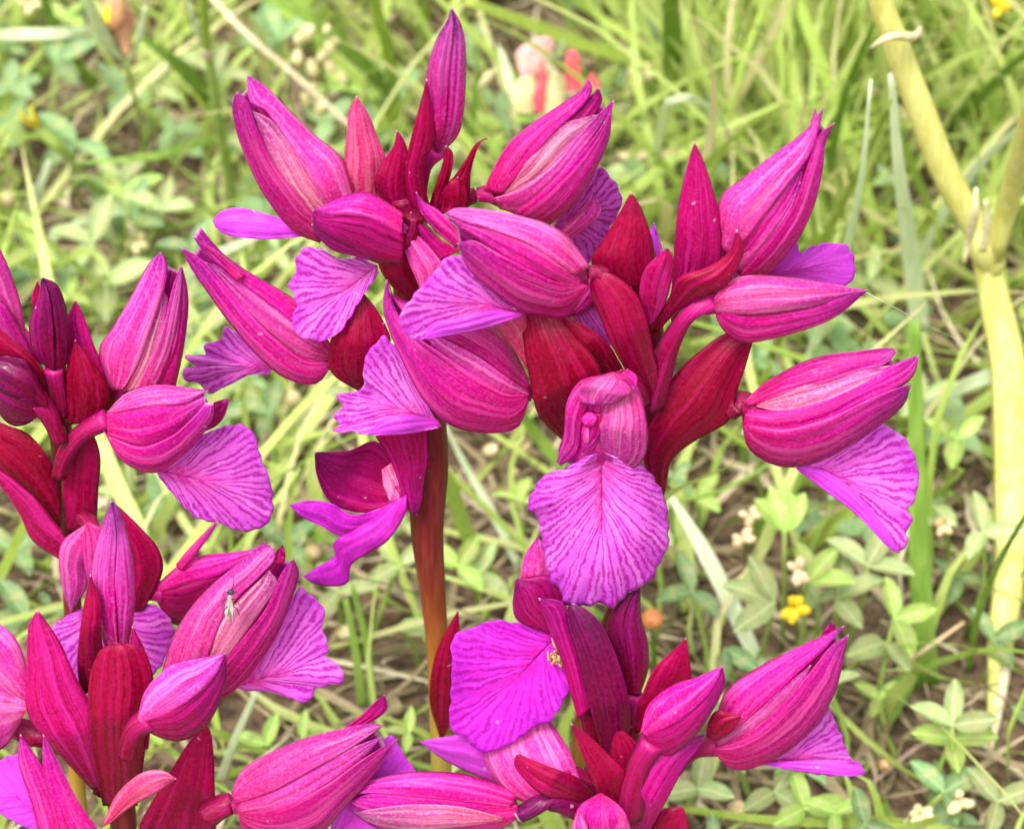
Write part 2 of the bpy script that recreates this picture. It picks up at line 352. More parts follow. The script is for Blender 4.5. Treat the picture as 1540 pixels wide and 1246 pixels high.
def hood(root, z, L, R, tepals, ov, ovr, d, k=.8, name='flower', ovmat='ovary', backmat='hood', ovd=None, label=None):
    """a flower whose sepals and petals close into a hood: traced tepals wrapped on one shell, plus the sepal behind"""
    sh = Shell(z, L, R, d, k*.88)
    f = flower(root, z, ov, ovr, d if ovd is None else ovd, name, ovmat, label)
    a = np.array(L, float); c = np.array(R, float)
    LL = crom(a, 30); RR = crom(c, 30); m = (LL+RR)/2
    patch('sepal', f, z, (m+(LL-m)*.93).tolist()[::3], (m+(RR-m)*.93).tolist()[::3], backmat, 0, 0, 8, shell=sh, back=-.9)
    for i, t in enumerate(tepals):
        nm, l, r, mt = t[:4]; n = t[4] if len(t) > 4 else 5; lay = t[5] if len(t) > 5 else i
        patch(nm, f, z, l, r, mt, 0, .10, n, shell=sh, lay=lay)
    return f
M['leaf_green'] = simple('leaf_green', (.10, .20, .03), (.22, .33, .07), 300, .45, .3)
M['pollen'] = simple('anther_pale', (.50, .38, .55), (.66, .55, .68), 900, .45, .1)

# ===== orchid A: tall spike left of centre
A = orchid('tall orchid left of centre with a violet bud on top and red-brown stem', 12,
           [(628, 235), (622, 330), (618, 430), (632, 560), (645, 690), (642, 790), (650, 880), (658, 980), (664, 1160)], [22, 44, 56, 66, 66, 56, 44, 37, 37])
# top bud
sh = [(300, 715), (225, 620), (235, 480), (262, 300), (310, 160), (345, 110), (368, 35)]; shr = [(312, 715), (385, 660), (420, 580), (438, 400), (436, 200), (405, 90), (368, 35)]
hood(A, 'z2', sh, shr, [('sepal', sh, [(305, 715), (330, 640), (350, 500), (360, 340), (375, 200), (380, 100), (368, 35)], 'bud', 4, 1),
     ('sepal', [(303, 715), (320, 640), (335, 500), (350, 340), (365, 200), (372, 100), (368, 35)], shr, 'bud', 4, 0)],
     [(230, 960), (240, 850), (260, 760), (305, 700)], [22, 22, 26, 45], -1, .9, 'flower_bud', backmat='bud')
hb = [(690, 1140), (560, 1080), (430, 920), (340, 740), (290, 590), (278, 490), (300, 430)]
hr = [(850, 930), (790, 740), (650, 620), (520, 490), (430, 400), (345, 350)]
f = hood(A, 'z1', hb, hr, [
    ('petal', [(640, 1040), (540, 900), (440, 740), (390, 610), (370, 520)], [(760, 960), (660, 840), (560, 660), (460, 560), (370, 520)], 'petp', 6, -1),
    ('sepal', hb, [(690, 1040), (570, 900), (470, 760), (395, 600), (355, 480), (300, 430)], 'hood', 4, 1),
    ('sepal', [(730, 980), (630, 820), (530, 650), (430, 520), (360, 480), (345, 350)], hr, 'hoodp', 4, 1)],
    [(1100, 1120), (960, 1080), (840, 1060), (740, 1040)], [40, 40, 45, 60], 2, .7)
patch('lip', f, 'z1', [(640, 1105), (500, 1118), (400, 1120), (270, 1105), (205, 1070), (188, 1035)], [(640, 1050), (480, 1015), (400, 990), (300, 972), (220, 993), (188, 1035)], 'lipf', 5, .35, 9, tilt=.4, wave=.2)
patch('bract', A, 'z1', [(815, 960), (800, 800), (812, 650), (825, 520), (862, 450)], [(970, 960), (1000, 770), (962, 650), (920, 540), (862, 450)], 'bractp', [3, 2, 1], .5, 6, label='pale pink bract')
patch('bract', A, 'z2', [(190, 1020), (150, 820), (180, 650), (225, 480), (255, 370)], [(275, 990), (240, 800), (290, 650), (275, 480), (255, 370)], 'bract', -4, .7, 5)
patch('bract', A, 'z2', [(40, 960), (8, 850), (60, 740), (100, 680), (115, 612)], [(200, 1020), (180, 850), (168, 720), (145, 650), (115, 612)], 'bract', -3, .6, 6)
patch('bract', A, 'z2', [(250, 1010), (290, 900), (370, 840), (430, 760), (480, 680), (545, 645)], [(450, 990), (458, 880), (462, 800), (492, 700), (515, 660), (545, 645)], 'bract', -2, .5, 5)
patch('bract', A, 'z2', [(270, 1000), (275, 930), (300, 860), (330, 760), (340, 690)], [(330, 1000), (340, 900), (370, 810), (378, 720), (345, 680)], 'bract', -2, .9, 3)
patch('bract', A, 'z2', [(330, 1000), (340, 920), (360, 860), (400, 830)], [(430, 1000), (445, 930), (435, 870), (400, 830)], 'bract', -4, .5, 3)
# dark front bud turned to the left with its lip
hl = [(1080, 1000), (960, 920), (880, 900), (780, 925), (710, 960), (655, 985)]; hr = [(1080, 1240), (960, 1235), (860, 1200), (760, 1175), (690, 1120), (648, 1060), (655, 985)]
f = hood(A, 'z1', hl, hr, [
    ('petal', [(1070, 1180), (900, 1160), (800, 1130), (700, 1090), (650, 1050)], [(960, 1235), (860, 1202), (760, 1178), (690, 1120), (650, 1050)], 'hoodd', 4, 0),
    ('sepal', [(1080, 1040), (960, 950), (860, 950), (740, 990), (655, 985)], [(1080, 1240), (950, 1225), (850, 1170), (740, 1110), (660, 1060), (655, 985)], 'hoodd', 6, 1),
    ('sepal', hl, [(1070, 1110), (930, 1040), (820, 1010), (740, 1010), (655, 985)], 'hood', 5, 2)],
    [(1130, 1000), (1120, 1060), (1080, 1110), (1020, 1120)], [50, 50, 60, 60], -8, .8, backmat='hoodd')
fan('lip', f, 'z3', (960, 215), (800, 340), [(880, 165), (780, 190), (700, 145), (630, 132), (580, 170), (575, 240), (540, 310), (580, 390), (562, 450), (572, 520), (620, 555), (700, 568), (780, 530), (835, 450), (900, 340), (965, 250)], 'lip', (-4, [-4, -3, -5, -7, -6, -4]), 22)
patch('bract', A, 'z3', [(880, 810), (745, 720), (732, 590), (800, 440), (890, 340)], [(900, 800), (1000, 700), (1020, 560), (960, 430), (890, 340)], 'bract', [-3, -5, -3], .5, 8)
patch('bract', A, 'z3', [(1180, 420), (1040, 330), (960, 200), (980, 60)], [(1240, 400), (1180, 260), (1140, 100), (1060, 20)], 'bract', [-3, -6, -4], .4, 7)
# left hood
hl = [(738, 690), (690, 760), (620, 772), (500, 730), (380, 620), (260, 480), (160, 340), (80, 220), (38, 130)]
hr = [(750, 600), (640, 430), (520, 340), (380, 260), (260, 180), (190, 110), (125, 30)]
f = hood(A, 'z3', hl, hr, [
    ('petal', [(735, 680), (620, 660), (480, 570), (350, 450), (230, 310), (150, 200)], [(735, 600), (620, 520), (490, 420), (350, 310), (250, 230), (150, 200)], 'hoodp', 6, 0),
    ('sepal', [(740, 650), (650, 560), (500, 430), (350, 320), (220, 220), (150, 160), (95, 85)], hr, 'hood', 6, 1),
    ('petal', [(300, 290), (200, 190), (140, 130), (95, 85)], [(340, 260), (260, 190), (170, 120), (95, 85)], 'hood', 3, 3),
    ('sepal', hl, [(740, 670), (620, 660), (480, 560), (350, 430), (230, 290), (140, 190), (38, 130)], 'hood', 5, 2)],
    [(790, 700), (760, 680), (730, 668), (690, 670)], [40, 34, 36, 60], 1, .75)
fan('lip', f, 'z3', (480, 690), (300, 680), [(450, 725), (330, 728), (290, 750), (220, 790), (172, 812), (120, 770), (45, 745), (55, 700), (110, 690), (60, 640), (150, 640), (150, 590), (220, 560), (250, 500), (330, 560), (450, 660)], 'lip', (5, [6, 6, 8, 9, 7, 5]), 20, rip=.9)
# right hood at the top
hl = [(520, 890), (560, 800), (640, 670), (760, 570), (880, 490), (980, 420), (1010, 362)]; hr = [(540, 950), (660, 1005), (830, 1055), (940, 960), (1040, 810), (1110, 650), (1120, 540), (1130, 470)]
f = hood(A, 'z2', hl, hr, [
    ('petal', [(600, 905), (720, 760), (850, 600), (960, 560), (1040, 540)], [(620, 920), (780, 850), (900, 740), (1000, 640), (1060, 540)], 'petp', 6, 0),
    ('petal', [(700, 800), (850, 640), (960, 520), (1060, 410)], [(760, 800), (880, 680), (1000, 580), (1075, 480), (1060, 410)], 'hoodd', 4, -1),
    ('sepal', hl, [(600, 915), (720, 770), (850, 620), (940, 540), (1000, 480), (1030, 420), (1010, 362)], 'hood', 5, 1),
    ('sepal', [(560, 930), (700, 880), (850, 770), (960, 640), (1050, 545), (1130, 470)], [(600, 980), (720, 1000), (830, 900), (960, 750), (1070, 600), (1130, 470)], 'hoodp', 4, 1),
    ('sepal', [(660, 1005), (820, 880), (950, 750), (1070, 600), (1130, 470)], hr[2:], 'hood', 5, 2)],
    [(400, 960), (450, 925), (500, 912), (570, 905)], [34, 34, 36, 50], 0, .8)
fan('lip', f, 'z2', (850, 1060), (1000, 990), [(900, 960), (980, 880), (1060, 785), (1105, 820), (1150, 880), (1168, 950), (1130, 1040), (1085, 1120), (1050, 1200), (960, 1240), (880, 1180)], 'lip', (5, [5, 6, 7, 8, 8]), 18)
patch('petal', f, 'z2', [(920, 1130), (1010, 1060), (1070, 990), (1040, 895)], [(880, 1080), (970, 990), (1015, 930), (1040, 895)], 'hoodp', 2, .4, 3)
# half hidden front flower
f = flower(A, 'z4', [(130, 60), (170, 160), (260, 260), (330, 320)], [40, 50, 50, 40], -4)
patch('sepal', f, 'z4', [(230, 500), (160, 330), (120, 200), (110, 143)], [(300, 420), (325, 350), (220, 235), (110, 143)], 'hoodp', -9, .5, 5)
patch('petal', f, 'z4', [(320, 345), (235, 245), (195, 175), (180, 122)], [(410, 300), (300, 240), (235, 175), (180, 122)], 'hoodd', -9, .6, 4)
patch('sepal', f, 'z4', [(390, 290), (290, 205), (225, 120), (205, 28)], [(440, 250), (370, 170), (300, 105), (250, 78), (205, 28)], 'hood', -8, .6, 4)
# lowest open flower on the stem
f = flower(A, 'z8', [(930, 320), (880, 420), (820, 520), (740, 580)], [60, 70, 60, 50], [-2, -5])
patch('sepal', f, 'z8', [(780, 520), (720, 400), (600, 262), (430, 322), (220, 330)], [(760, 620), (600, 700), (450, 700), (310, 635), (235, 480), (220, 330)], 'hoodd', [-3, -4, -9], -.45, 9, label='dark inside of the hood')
patch('sepal', f, 'z8', [(600, 230), (700, 400), (750, 540), (800, 690), (860, 722)], [(920, 180), (925, 350), (905, 500), (888, 640), (860, 722)], 'hoodd', [-5, -6, -6], .6, 8)
patch('petal', f, 'z8', [(640, 440), (650, 540), (690, 640)], [(700, 400), (760, 520), (750, 640), (690, 640)], 'petp', [-4.6, -5.2], .2, 4, label='pale pink throat')
patch('lip', f, 'z8', [(760, 620), (600, 690), (450, 720), (340, 655), (200, 632), (60, 660)], [(660, 800), (500, 860), (370, 850), (250, 785), (150, 740), (60, 660)], 'lipd', [-5, -8, -9], .3, 10, wave=.3)
patch('lip', f, 'z8', [(700, 640), (560, 760), (400, 850), (335, 900), (345, 980), (230, 1050), (150, 1105)], [(795, 598), (785, 720), (680, 880), (560, 960), (470, 1010), (440, 1060), (430, 1145), (350, 1168), (220, 1155), (150, 1105)], 'lipd', [-6, -10, -9], .5, 12, wave=.5)
patch('bract', A, 'y4', [(170, 860), (128, 700), (150, 520), (205, 400), (250, 325)], [(190, 860), (236, 740), (250, 560), (255, 430), (250, 325)], 'bract', [-2.2, -3.2, -3.6], .6, 4)

# ===== orchid B: right of centre, large frilled lip in front
B = orchid('orchid right of centre with the large pale striped lip hanging at its front', 0,
           [(978, 380), (980, 480), (984, 600), (990, 700), (968, 800), (930, 900), (895, 1000), (872, 1100), (865, 1250)], [16, 34, 46, 34, 30, 26, 24, 24, 24])
patch('bract', B, 'z5', [(290, 1000), (180, 860), (80, 720), (130, 620), (190, 520), (240, 430)], [(315, 990), (310, 860), (335, 700), (315, 580), (275, 480), (240, 430)], 'bract', [0, -3, -2, -1], .6, 8)
patch('bract', B, 'z5', [(400, 900), (412, 740), (420, 600), (440, 450), (470, 320), (500, 225)], [(440, 900), (560, 790), (612, 690), (600, 520), (570, 400), (540, 310), (500, 225)], 'bractm', [0, -1, 0], .5, 7, label='tall bright magenta bract')
patch('bract', B, 'z5', [(310, 980), (275, 850), (300, 740), (390, 655)], [(335, 960), (390, 860), (415, 720), (390, 655)], 'bractm', -6, .5, 4)
patch('bract', B, 'z5', [(310, 1000), (390, 870), (430, 780), (560, 730), (640, 670), (672, 583)], [(350, 1000), (440, 910), (560, 850), (640, 800), (702, 670), (672, 583)], 'bract', [-4, -7, -6], .6, 5)
patch('bract', B, 'z5', [(310, 1300), (180, 1090), (110, 930), (75, 830), (85, 742)], [(380, 1300), (330, 1050), (280, 870), (180, 770), (85, 742)], 'bract', [-5, -9, -7], .6, 6)
patch('bract', B, 'z4', [(1080, 900), (1000, 770), (930, 690), (888, 603)], [(1180, 860), (1100, 730), (1000, 655), (888, 603)], 'bract', [-4, -6, -5], .7, 4)
patch('bract', B, 'z4', [(900, 1200), (780, 1075), (740, 920), (712, 760), (703, 600), (760, 520)], [(1120, 1100), (1080, 880), (1010, 760), (930, 660), (880, 580), (760, 520)], 'bract', [-2, -7, -5, -1], .45, 10, label='broad crimson bract')
# upper right flower
hl = [(590, 640), (600, 460), (700, 370), (830, 270), (950, 180), (1025, 88)]; hr = [(690, 780), (790, 765), (900, 655), (980, 510), (1022, 340), (1032, 240), (1070, 148)]
f = hood(B, 'z5', hl, hr, [
    ('petal', [(640, 690), (740, 580), (850, 430), (945, 305)], [(700, 740), (810, 600), (915, 450), (945, 305)], 'hood', 5, 0),
    ('petal', [(960, 215), (972, 150), (990, 92)], [(1000, 200), (1006, 140), (990, 92)], 'bud', 2, 0),
    ('sepal', hl, [(640, 690), (730, 600), (850, 440), (960, 295), (1000, 200), (1025, 88)], 'hoodp', 5, 2),
    ('petal', [(640, 720), (740, 650), (860, 500), (930, 390)], [(700, 770), (800, 670), (900, 520), (930, 390)], 'hoodp', 4, 1),
    ('sepal', [(680, 770), (800, 640), (900, 490), (950, 350), (1000, 210), (1070, 148)], hr, 'hood', 5, 2)],
    [(430, 960), (500, 880), (570, 800), (650, 720)], [34, 38, 42, 55], 2, .75)
fan('lip', f, 'z5', (770, 770), (950, 740), [(830, 710), (905, 622), (930, 680), (990, 648), (1060, 637), (1130, 655), (1152, 740), (1120, 805), (1000, 810), (850, 790)], 'lipf', (6, [6, 7, 8, 7, 6]), 20, rip=.3)
# right bud
hl = [(580, 860), (640, 790), (740, 768), (900, 778), (1040, 800), (1205, 830)]; hr = [(578, 900), (600, 970), (660, 1030), (740, 1042), (880, 1012), (1010, 970), (1100, 922), (1205, 830)]
f = hood(B, 'z5', hl, hr, [
    ('sepal', [(582, 900), (680, 905), (800, 905), (950, 890), (1080, 865), (1205, 830)], hr, 'hood', 4, 0),
    ('sepal', hl, [(585, 925), (680, 935), (800, 930), (950, 908), (1080, 872), (1205, 830)], 'hoodp', 5, 1)],
    [(320, 1290), (370, 1120), (430, 990), (500, 905), (590, 885)], [60, 56, 42, 30, 40], -5, .8, 'flower_bud', ovd=[-4, -5, -6, -5])
# big right bract and flower
patch('bract', B, 'z6', [(610, 700), (572, 560), (600, 430), (700, 240), (830, 115), (930, 55), (1040, 60)], [(660, 740), (692, 590), (800, 500), (928, 425), (962, 310), (1003, 190), (1040, 60)], 'bract', [-2, -4, -2, 0], .5, 9, label='broad crimson bract')
hl = [(370, 390), (450, 310), (600, 220), (740, 170), (900, 150), (1040, 133), (1090, 148)]
hr = [(362, 470), (385, 595), (480, 670), (600, 694), (740, 660), (870, 590), (1020, 490), (1120, 400), (1150, 310)]
f = hood(B, 'z7', hl, hr, [
    ('petal', [(430, 400), (600, 310), (760, 270), (900, 230), (1060, 215)], [(430, 410), (600, 450), (760, 410), (900, 340), (1060, 250)], 'petp', 6, 0),
    ('sepal', hl, [(390, 410), (560, 345), (740, 300), (900, 245), (1030, 210), (1090, 148)], 'hood', 4, 1),
    ('sepal', [(380, 420), (560, 425), (740, 385), (900, 310), (1060, 215), (1190, 168)], [(365, 510), (560, 530), (760, 480), (930, 390), (1080, 330), (1165, 265), (1190, 168)], 'hood', 4, 1),
    ('sepal', [(365, 490), (560, 515), (760, 465), (930, 385), (1060, 330), (1152, 305)], hr, 'hood', 5, 2)],
    [(290, 420), (320, 400), (355, 390), (430, 420)], [60, 58, 55, 70], -1, .85)
fan('lip', f, 'z7', (620, 680), (880, 760), [(700, 660), (850, 590), (1000, 497), (1060, 510), (1130, 560), (1170, 640), (1187, 730), (1168, 840), (1135, 885), (1157, 940), (1130, 1000), (1142, 1030), (1100, 1092), (1040, 1050), (900, 910), (740, 790), (620, 705)], 'lip', (2, [3, 4, 5, 4, 2, 1]), 26)
patch('lip', f, 'z7', [(612, 697), (740, 796), (900, 916), (1040, 1062), (1100, 1097)], [(650, 680), (780, 725), (900, 820), (1030, 970), (1100, 1097)], 'lipf', [2, .5, .5, 1], .3, 5, label='folded under edge of the lip')
# front flower facing the camera
f = flower(B, 'z6', [(560, 330), (520, 280), (470, 270), (430, 330)], [50, 55, 55, 40], [-6, -12])
patch('sepal', f, 'z6', [(435, 222), (310, 258), (256, 350), (244, 470), (225, 570), (330, 622)], [(445, 222), (530, 256), (574, 340), (586, 460), (560, 590), (330, 622)], 'hood', [-11, -13, -13.5, -13], .45, 12)
patch('sepal', f, 'z6', [(345, 395), (318, 460), (318, 560)], [(400, 395), (398, 480), (318, 560)], 'hoodd', [-16.2, -16.6], .1, 3, label='dark sheet painted as the shaded throat opening')  # lies over the closed hood; dark colour stands in for shade in its opening
patch('sepal', f, 'z6', [(460, 250), (420, 340), (392, 450), (405, 550), (450, 618)], [(500, 245), (562, 320), (592, 450), (584, 560), (530, 624), (450, 620)], 'hoodp', [-13.5, -16.5, -14.5], .5, 7)
patch('sepal', f, 'z6', [(430, 245), (320, 258), (258, 340), (243, 480), (213, 592)], [(430, 290), (360, 330), (318, 430), (300, 550), (230, 612)], 'hood', [-13.5, -16.5, -14.5], .4, 5)
patch('petal', f, 'z6', [(450, 218), (335, 258), (300, 310), (325, 352), (380, 352)], [(450, 218), (530, 258), (520, 305), (460, 350), (380, 354)], 'hoodp', [-14, -17.5, -17.3], .25, 8, wave=.25, label='frilled top of the hood')
patch('petal', f, 'z6', [(470, 240), (505, 262), (540, 300)], [(510, 205), (548, 240), (540, 300)], 'hood', -17, .5, 4)
ball('column', Pw(*Z('z6', [(350, 415)])[0], dep(630, -17)), .0008, 'hood', f, stretch=(1.1, .7, 1.2), wob=.12)
ball('anther', Pw(*Z('z6', [(338, 485)])[0], dep(655, -16.6)), .0007, 'hoodp', f, stretch=(.6, .5, 1.9), wob=.12)
fan('lip', f, 'z6', (400, 545), (405, 850), [(340, 565), (240, 620), (160, 655), (95, 772), (130, 820), (150, 930), (165, 1000), (190, 1080), (240, 1140), (245, 1185), (330, 1195), (400, 1182), (445, 1200), (500, 1142), (560, 1110), (610, 1080), (640, 1020), (680, 940), (672, 820), (660, 740), (612, 650), (560, 600), (470, 570)], 'lip', (-14, [-14, -12, -12, -13, -12, -12, -14]), 40, teeth=3, rip=.55, nv=230, cup=2.5, label='large pale violet lip with dark branching veins')
# left upper flower
hl = [(1020, 375), (930, 250), (830, 180), (700, 140), (560, 112), (400, 100), (335, 132)]; hr = [(1010, 470), (920, 605), (800, 612), (700, 592), (570, 500), (450, 390), (398, 268)]
f = hood(B, 'z4', hl, hr, [
    ('petal', [(980, 430), (850, 345), (720, 262), (560, 195), (440, 165), (345, 145)], [(990, 490), (900, 470), (760, 410), (620, 340), (500, 250), (400, 190), (345, 145)], 'hood', 6, 0),
    ('sepal', hl, [(950, 420), (850, 345), (720, 265), (560, 205), (440, 172), (335, 132)], 'hoodp', 6, 1),
    ('sepal', [(1000, 460), (870, 450), (740, 390), (600, 320), (480, 255), (398, 268)], hr, 'hood', 6, 2)],
    [(1090, 420), (1050, 405), (1010, 405), (950, 420)], [40, 34, 36, 60], -7, .85)
fan('lip', f, 'z4', (700, 600), (480, 540), [(600, 530), (450, 385), (400, 325), (330, 350), (290, 400), (200, 500), (150, 570), (125, 620), (150, 680), (180, 712), (240, 716), (400, 690), (560, 650), (680, 610)], 'lip', (-7, [-7, -6, -8, -9, -9, -7]), 22)
patch('lip', f, 'z4', [(715, 602), (560, 657), (400, 694), (240, 717)], [(690, 590), (560, 580), (400, 615), (285, 640), (240, 717)], 'lipf', [-7.5, -10, -10.5], .3, 5, label='folded under edge of the lip')
patch('bract', B, 'z4', [(740, 880), (660, 760), (600, 690), (560, 645), (600, 590)], [(760, 800), (740, 700), (730, 640), (700, 580), (600, 590)], 'bractp', [-3, -4], .3, 5)
# left lower flower
hl = [(740, 930), (700, 830), (620, 710), (480, 620), (300, 540), (160, 540), (100, 520), (68, 438)]; hr = [(735, 1000), (690, 1120), (600, 1155), (470, 1150), (350, 1110), (230, 990), (150, 840), (80, 680), (50, 560), (65, 438)]
f = hood(B, 'z4', hl, hr, [
    ('petal', [(740, 960), (620, 850), (480, 770), (340, 700), (200, 600)], [(740, 1000), (620, 990), (470, 910), (300, 780), (200, 600)], 'hoodp', 5, 0),
    ('sepal', hl, [(740, 960), (640, 900), (500, 800), (350, 720), (220, 660), (120, 560), (68, 438)], 'hood', 7, 1),
    ('sepal', [(738, 975), (620, 970), (480, 890), (320, 780), (190, 690), (110, 580), (65, 438)], hr, 'hood', 7, 2)],
    [(790, 960), (760, 960), (740, 970), (690, 970)], [45, 38, 38, 60], 1, .85)
fan('lip', f, 'z3', (1240, 950), (1020, 870), [(1140, 760), (1010, 555), (940, 590), (900, 660), (895, 740), (880, 800), (768, 822), (795, 880), (747, 920), (785, 960), (745, 990), (840, 990), (920, 1006), (1100, 1000), (1246, 975)], 'lip', (3, [3, 4, 4, 1, -1, 0]), 24, rip=.7)
patch('lip', f, 'z3', [(1260, 970), (1100, 1004), (915, 1010)], [(1240, 935), (1100, 915), (980, 940), (915, 1010)], 'lipf', [1.5, -2, -2], .3, 4, label='folded under edge of the lip')
# lips of flowers behind
f = flower(B, 'z4', [(1130, 560), (1080, 540), (1040, 530), (1000, 540)], [30, 32, 34, 34], 6)
patch('lip', f, 'z4', [(930, 600), (970, 670), (1050, 720), (1120, 740)], [(1000, 500), (1050, 560), (1090, 640), (1120, 740)], 'lip', 6, .3, 8)
patch('sepal', f, 'z4', [(1030, 400), (960, 500), (900, 600)], [(1080, 480), (1000, 590), (900, 620)], 'hood', 5, .4, 5)
patch('lip', f, 'z5', [(310, 700), (312, 610), (335, 555)], [(380, 700), (360, 630), (335, 555)], 'lipf', 4, .3, 3)

# ===== orchid C: far left
Cc = orchid('orchid at the far left edge with two dark purple buds at its top', 8,
            [(82, 520), (88, 600), (95, 690), (103, 780), (108, 880), (112, 1000), (118, 1200)], [30, 34, 36, 34, 30, 28, 28])
f = flower(Cc, 'y1', [(170, 620), (130, 520), (100, 430), (60, 380)], [40, 40, 40, 50], [0, 2])
patch('sepal', f, 'y1', [(90, 440), (30, 340), (-40, 200), (-70, 80), (-40, -30)], [(112, 430), (84, 260), (42, 130), (2, 40), (-40, -30)], 'hoodp', 2, .7, 5)
patch('sepal', f, 'y1', [(160, 600), (60, 490), (-20, 400), (-70, 240)], [(180, 560), (112, 420), (30, 270), (-70, 190)], 'hood', 0, .6, 5)
hl = [(205, 520), (140, 470), (115, 360), (130, 280), (155, 220), (165, 150)]; hr = [(225, 520), (275, 485), (279, 380), (264, 270), (228, 180), (165, 150)]
hood(Cc, 'y1', hl, hr, [('sepal', hl, [(215, 522), (215, 400), (210, 300), (190, 200), (165, 150)], 'budd', 4, 1), ('sepal', [(210, 522), (205, 400), (200, 300), (180, 200), (165, 150)], hr, 'budd', 4, 0)],
     [(240, 700), (235, 640), (225, 570), (215, 510)], [34, 34, 36, 40], -4, .9, 'flower_bud', backmat='budd')
patch('bract', Cc, 'y1', [(150, 330), (125, 240), (148, 165)], [(190, 300), (172, 220), (148, 165)], 'bract', 1, .6, 3)
hl = [(190, 640), (120, 500), (60, 470), (0, 465), (-60, 500)]; hr = [(170, 690), (110, 735), (50, 742), (0, 700), (-60, 600), (-90, 540)]
hood(Cc, 'y1', hl, hr, [('sepal', [(190, 660), (90, 620), (0, 590), (-70, 560)], hr, 'budd', 4, 0), ('sepal', hl, [(190, 670), (90, 640), (0, 600), (-60, 500)], 'budd', 4, 1)],
     [(240, 800), (215, 740), (190, 690), (140, 640)], [34, 34, 40, 50], -7, .9, 'flower_bud', backmat='budd')
patch('bract', Cc, 'y1', [(190, 640), (100, 560), (30, 510), (-30, 460), (-90, 400)], [(215, 600), (145, 480), (60, 410), (0, 360), (-90, 330)], 'bract', -4, .5, 5)
patch('bract', Cc, 'y1', [(290, 700), (268, 560), (268, 430), (263, 330), (300, 240)], [(430, 660), (424, 540), (375, 420), (332, 300), (300, 240)], 'bractm', -1, .5, 6)
patch('bract', Cc, 'y1', [(260, 740), (250, 600), (275, 480), (300, 400)], [(400, 720), (440, 620), (375, 490), (300, 400)], 'bract', -4, .5, 6)
hl = [(425, 600), (395, 440), (450, 350), (520, 230), (590, 100), (640, 50)]; hr = [(700, 590), (730, 450), (750, 300), (748, 200), (725, 105)]
f = hood(Cc, 'y1', hl, hr, [
    ('petal', [(470, 610), (540, 500), (580, 360), (640, 190)], [(560, 600), (620, 460), (660, 330), (672, 240), (640, 190)], 'petp', 5, 0),
    ('sepal', hl, [(490, 600), (550, 500), (600, 360), (655, 200), (668, 100), (640, 50)], 'hoodp', 6, 2),
    ('sepal', [(600, 590), (680, 440), (705, 300), (715, 190), (725, 105)], hr, 'hood', 4, 0),
    ('petal', [(540, 600), (620, 430), (660, 300), (690, 180), (722, 103)], [(620, 600), (685, 440), (712, 300), (727, 180), (722, 103)], 'hoodp', 4, 1)],
    [(400, 680), (420, 650), (440, 620), (500, 580)], [30, 32, 36, 60], 0, .7)
hl = [(425, 690), (500, 615), (620, 580), (740, 588), (830, 603)]; hr = [(412, 760), (470, 865), (540, 915), (620, 930), (700, 885), (790, 800), (850, 710), (850, 650)]
f = hood(Cc, 'y1', hl, hr, [
    ('petal', [(800, 680), (850, 650), (915, 633)], [(800, 770), (860, 745), (897, 700), (915, 633)], 'hoodd', 3, -2),
    ('petal', [(425, 695), (560, 660), (700, 640), (820, 615)], [(430, 790), (560, 830), (680, 795), (760, 730), (820, 655)], 'hood', 5, 0),
    ('sepal', hl, [(450, 690), (600, 665), (740, 652), (830, 603)], 'hoodp', 5, 1),
    ('sepal', [(422, 780), (560, 825), (680, 785), (765, 715), (822, 650)], hr, 'hood', 5, 2)],
    [(235, 940), (265, 850), (330, 770), (430, 715)], [32, 38, 36, 42], -6, .8)
fan('lip', f, 'y1', (620, 920), (850, 970), [(700, 870), (800, 785), (870, 752), (960, 740), (1012, 780), (1042, 870), (1080, 960), (1088, 1060), (1072, 1120), (1010, 1157), (940, 1157), (870, 1130), (790, 1112), (720, 1045), (635, 950)], 'lip', (-3, [-3, -2, -1, -2, -3]), 28)
patch('bract', Cc, 'y1', [(250, 1160), (245, 950), (280, 800), (340, 700)], [(385, 1160), (392, 1000), (398, 850), (340, 700)], 'bract', -3, .6, 6)
patch('bract', Cc, 'y1', [(240, 1200), (110, 1060), (-30, 900), (-70, 740)], [(240, 1020), (205, 890), (120, 780), (30, 740), (-70, 700)], 'bract', -4, .4, 7)
patch('bract', Cc, 'y1', [(260, 1290), (130, 1200), (75, 1090), (-30, 940)], [(270, 1190), (160, 1050), (60, 960), (-30, 900)], 'bractm', -7, .5, 5)
f = flower(Cc, 'y2', [(300, 90), (330, 110), (340, 140), (330, 180)], [30, 34, 36, 36], [-4, -8])
patch('sepal', f, 'y2', [(330, 110), (232, 180), (218, 270), (238, 380), (262, 445)], [(350, 120), (345, 210), (320, 290), (322, 350), (262, 445)], 'hoodp', -9, .7, 6)
patch('sepal', f, 'y2', [(320, 115), (300, 180), (310, 260), (340, 400)], [(330, 110), (400, 150), (400, 260), (340, 400)], 'hood', -11, .5, 5)
fan('lip', f, 'y2', (370, 400), (370, 560), [(300, 430), (205, 490), (190, 560), (240, 640), (300, 720), (450, 740), (570, 670), (615, 600), (645, 500), (590, 425), (500, 400), (440, 400)], 'lip', (-7, [-6, -5, -5, -6]), 30)
patch('bract', Cc, 'y2', [(450, 440), (460, 260), (430, 120), (415, 33)], [(530, 440), (602, 300), (588, 210), (540, 150), (460, 70), (415, 33)], 'bract', -6, .4, 6)
hl = [(135, 310), (240, 220), (330, 190), (430, 180), (520, 165), (560, 138)]; hr = [(132, 350), (180, 430), (230, 462), (330, 410), (420, 340), (500, 240), (560, 138)]
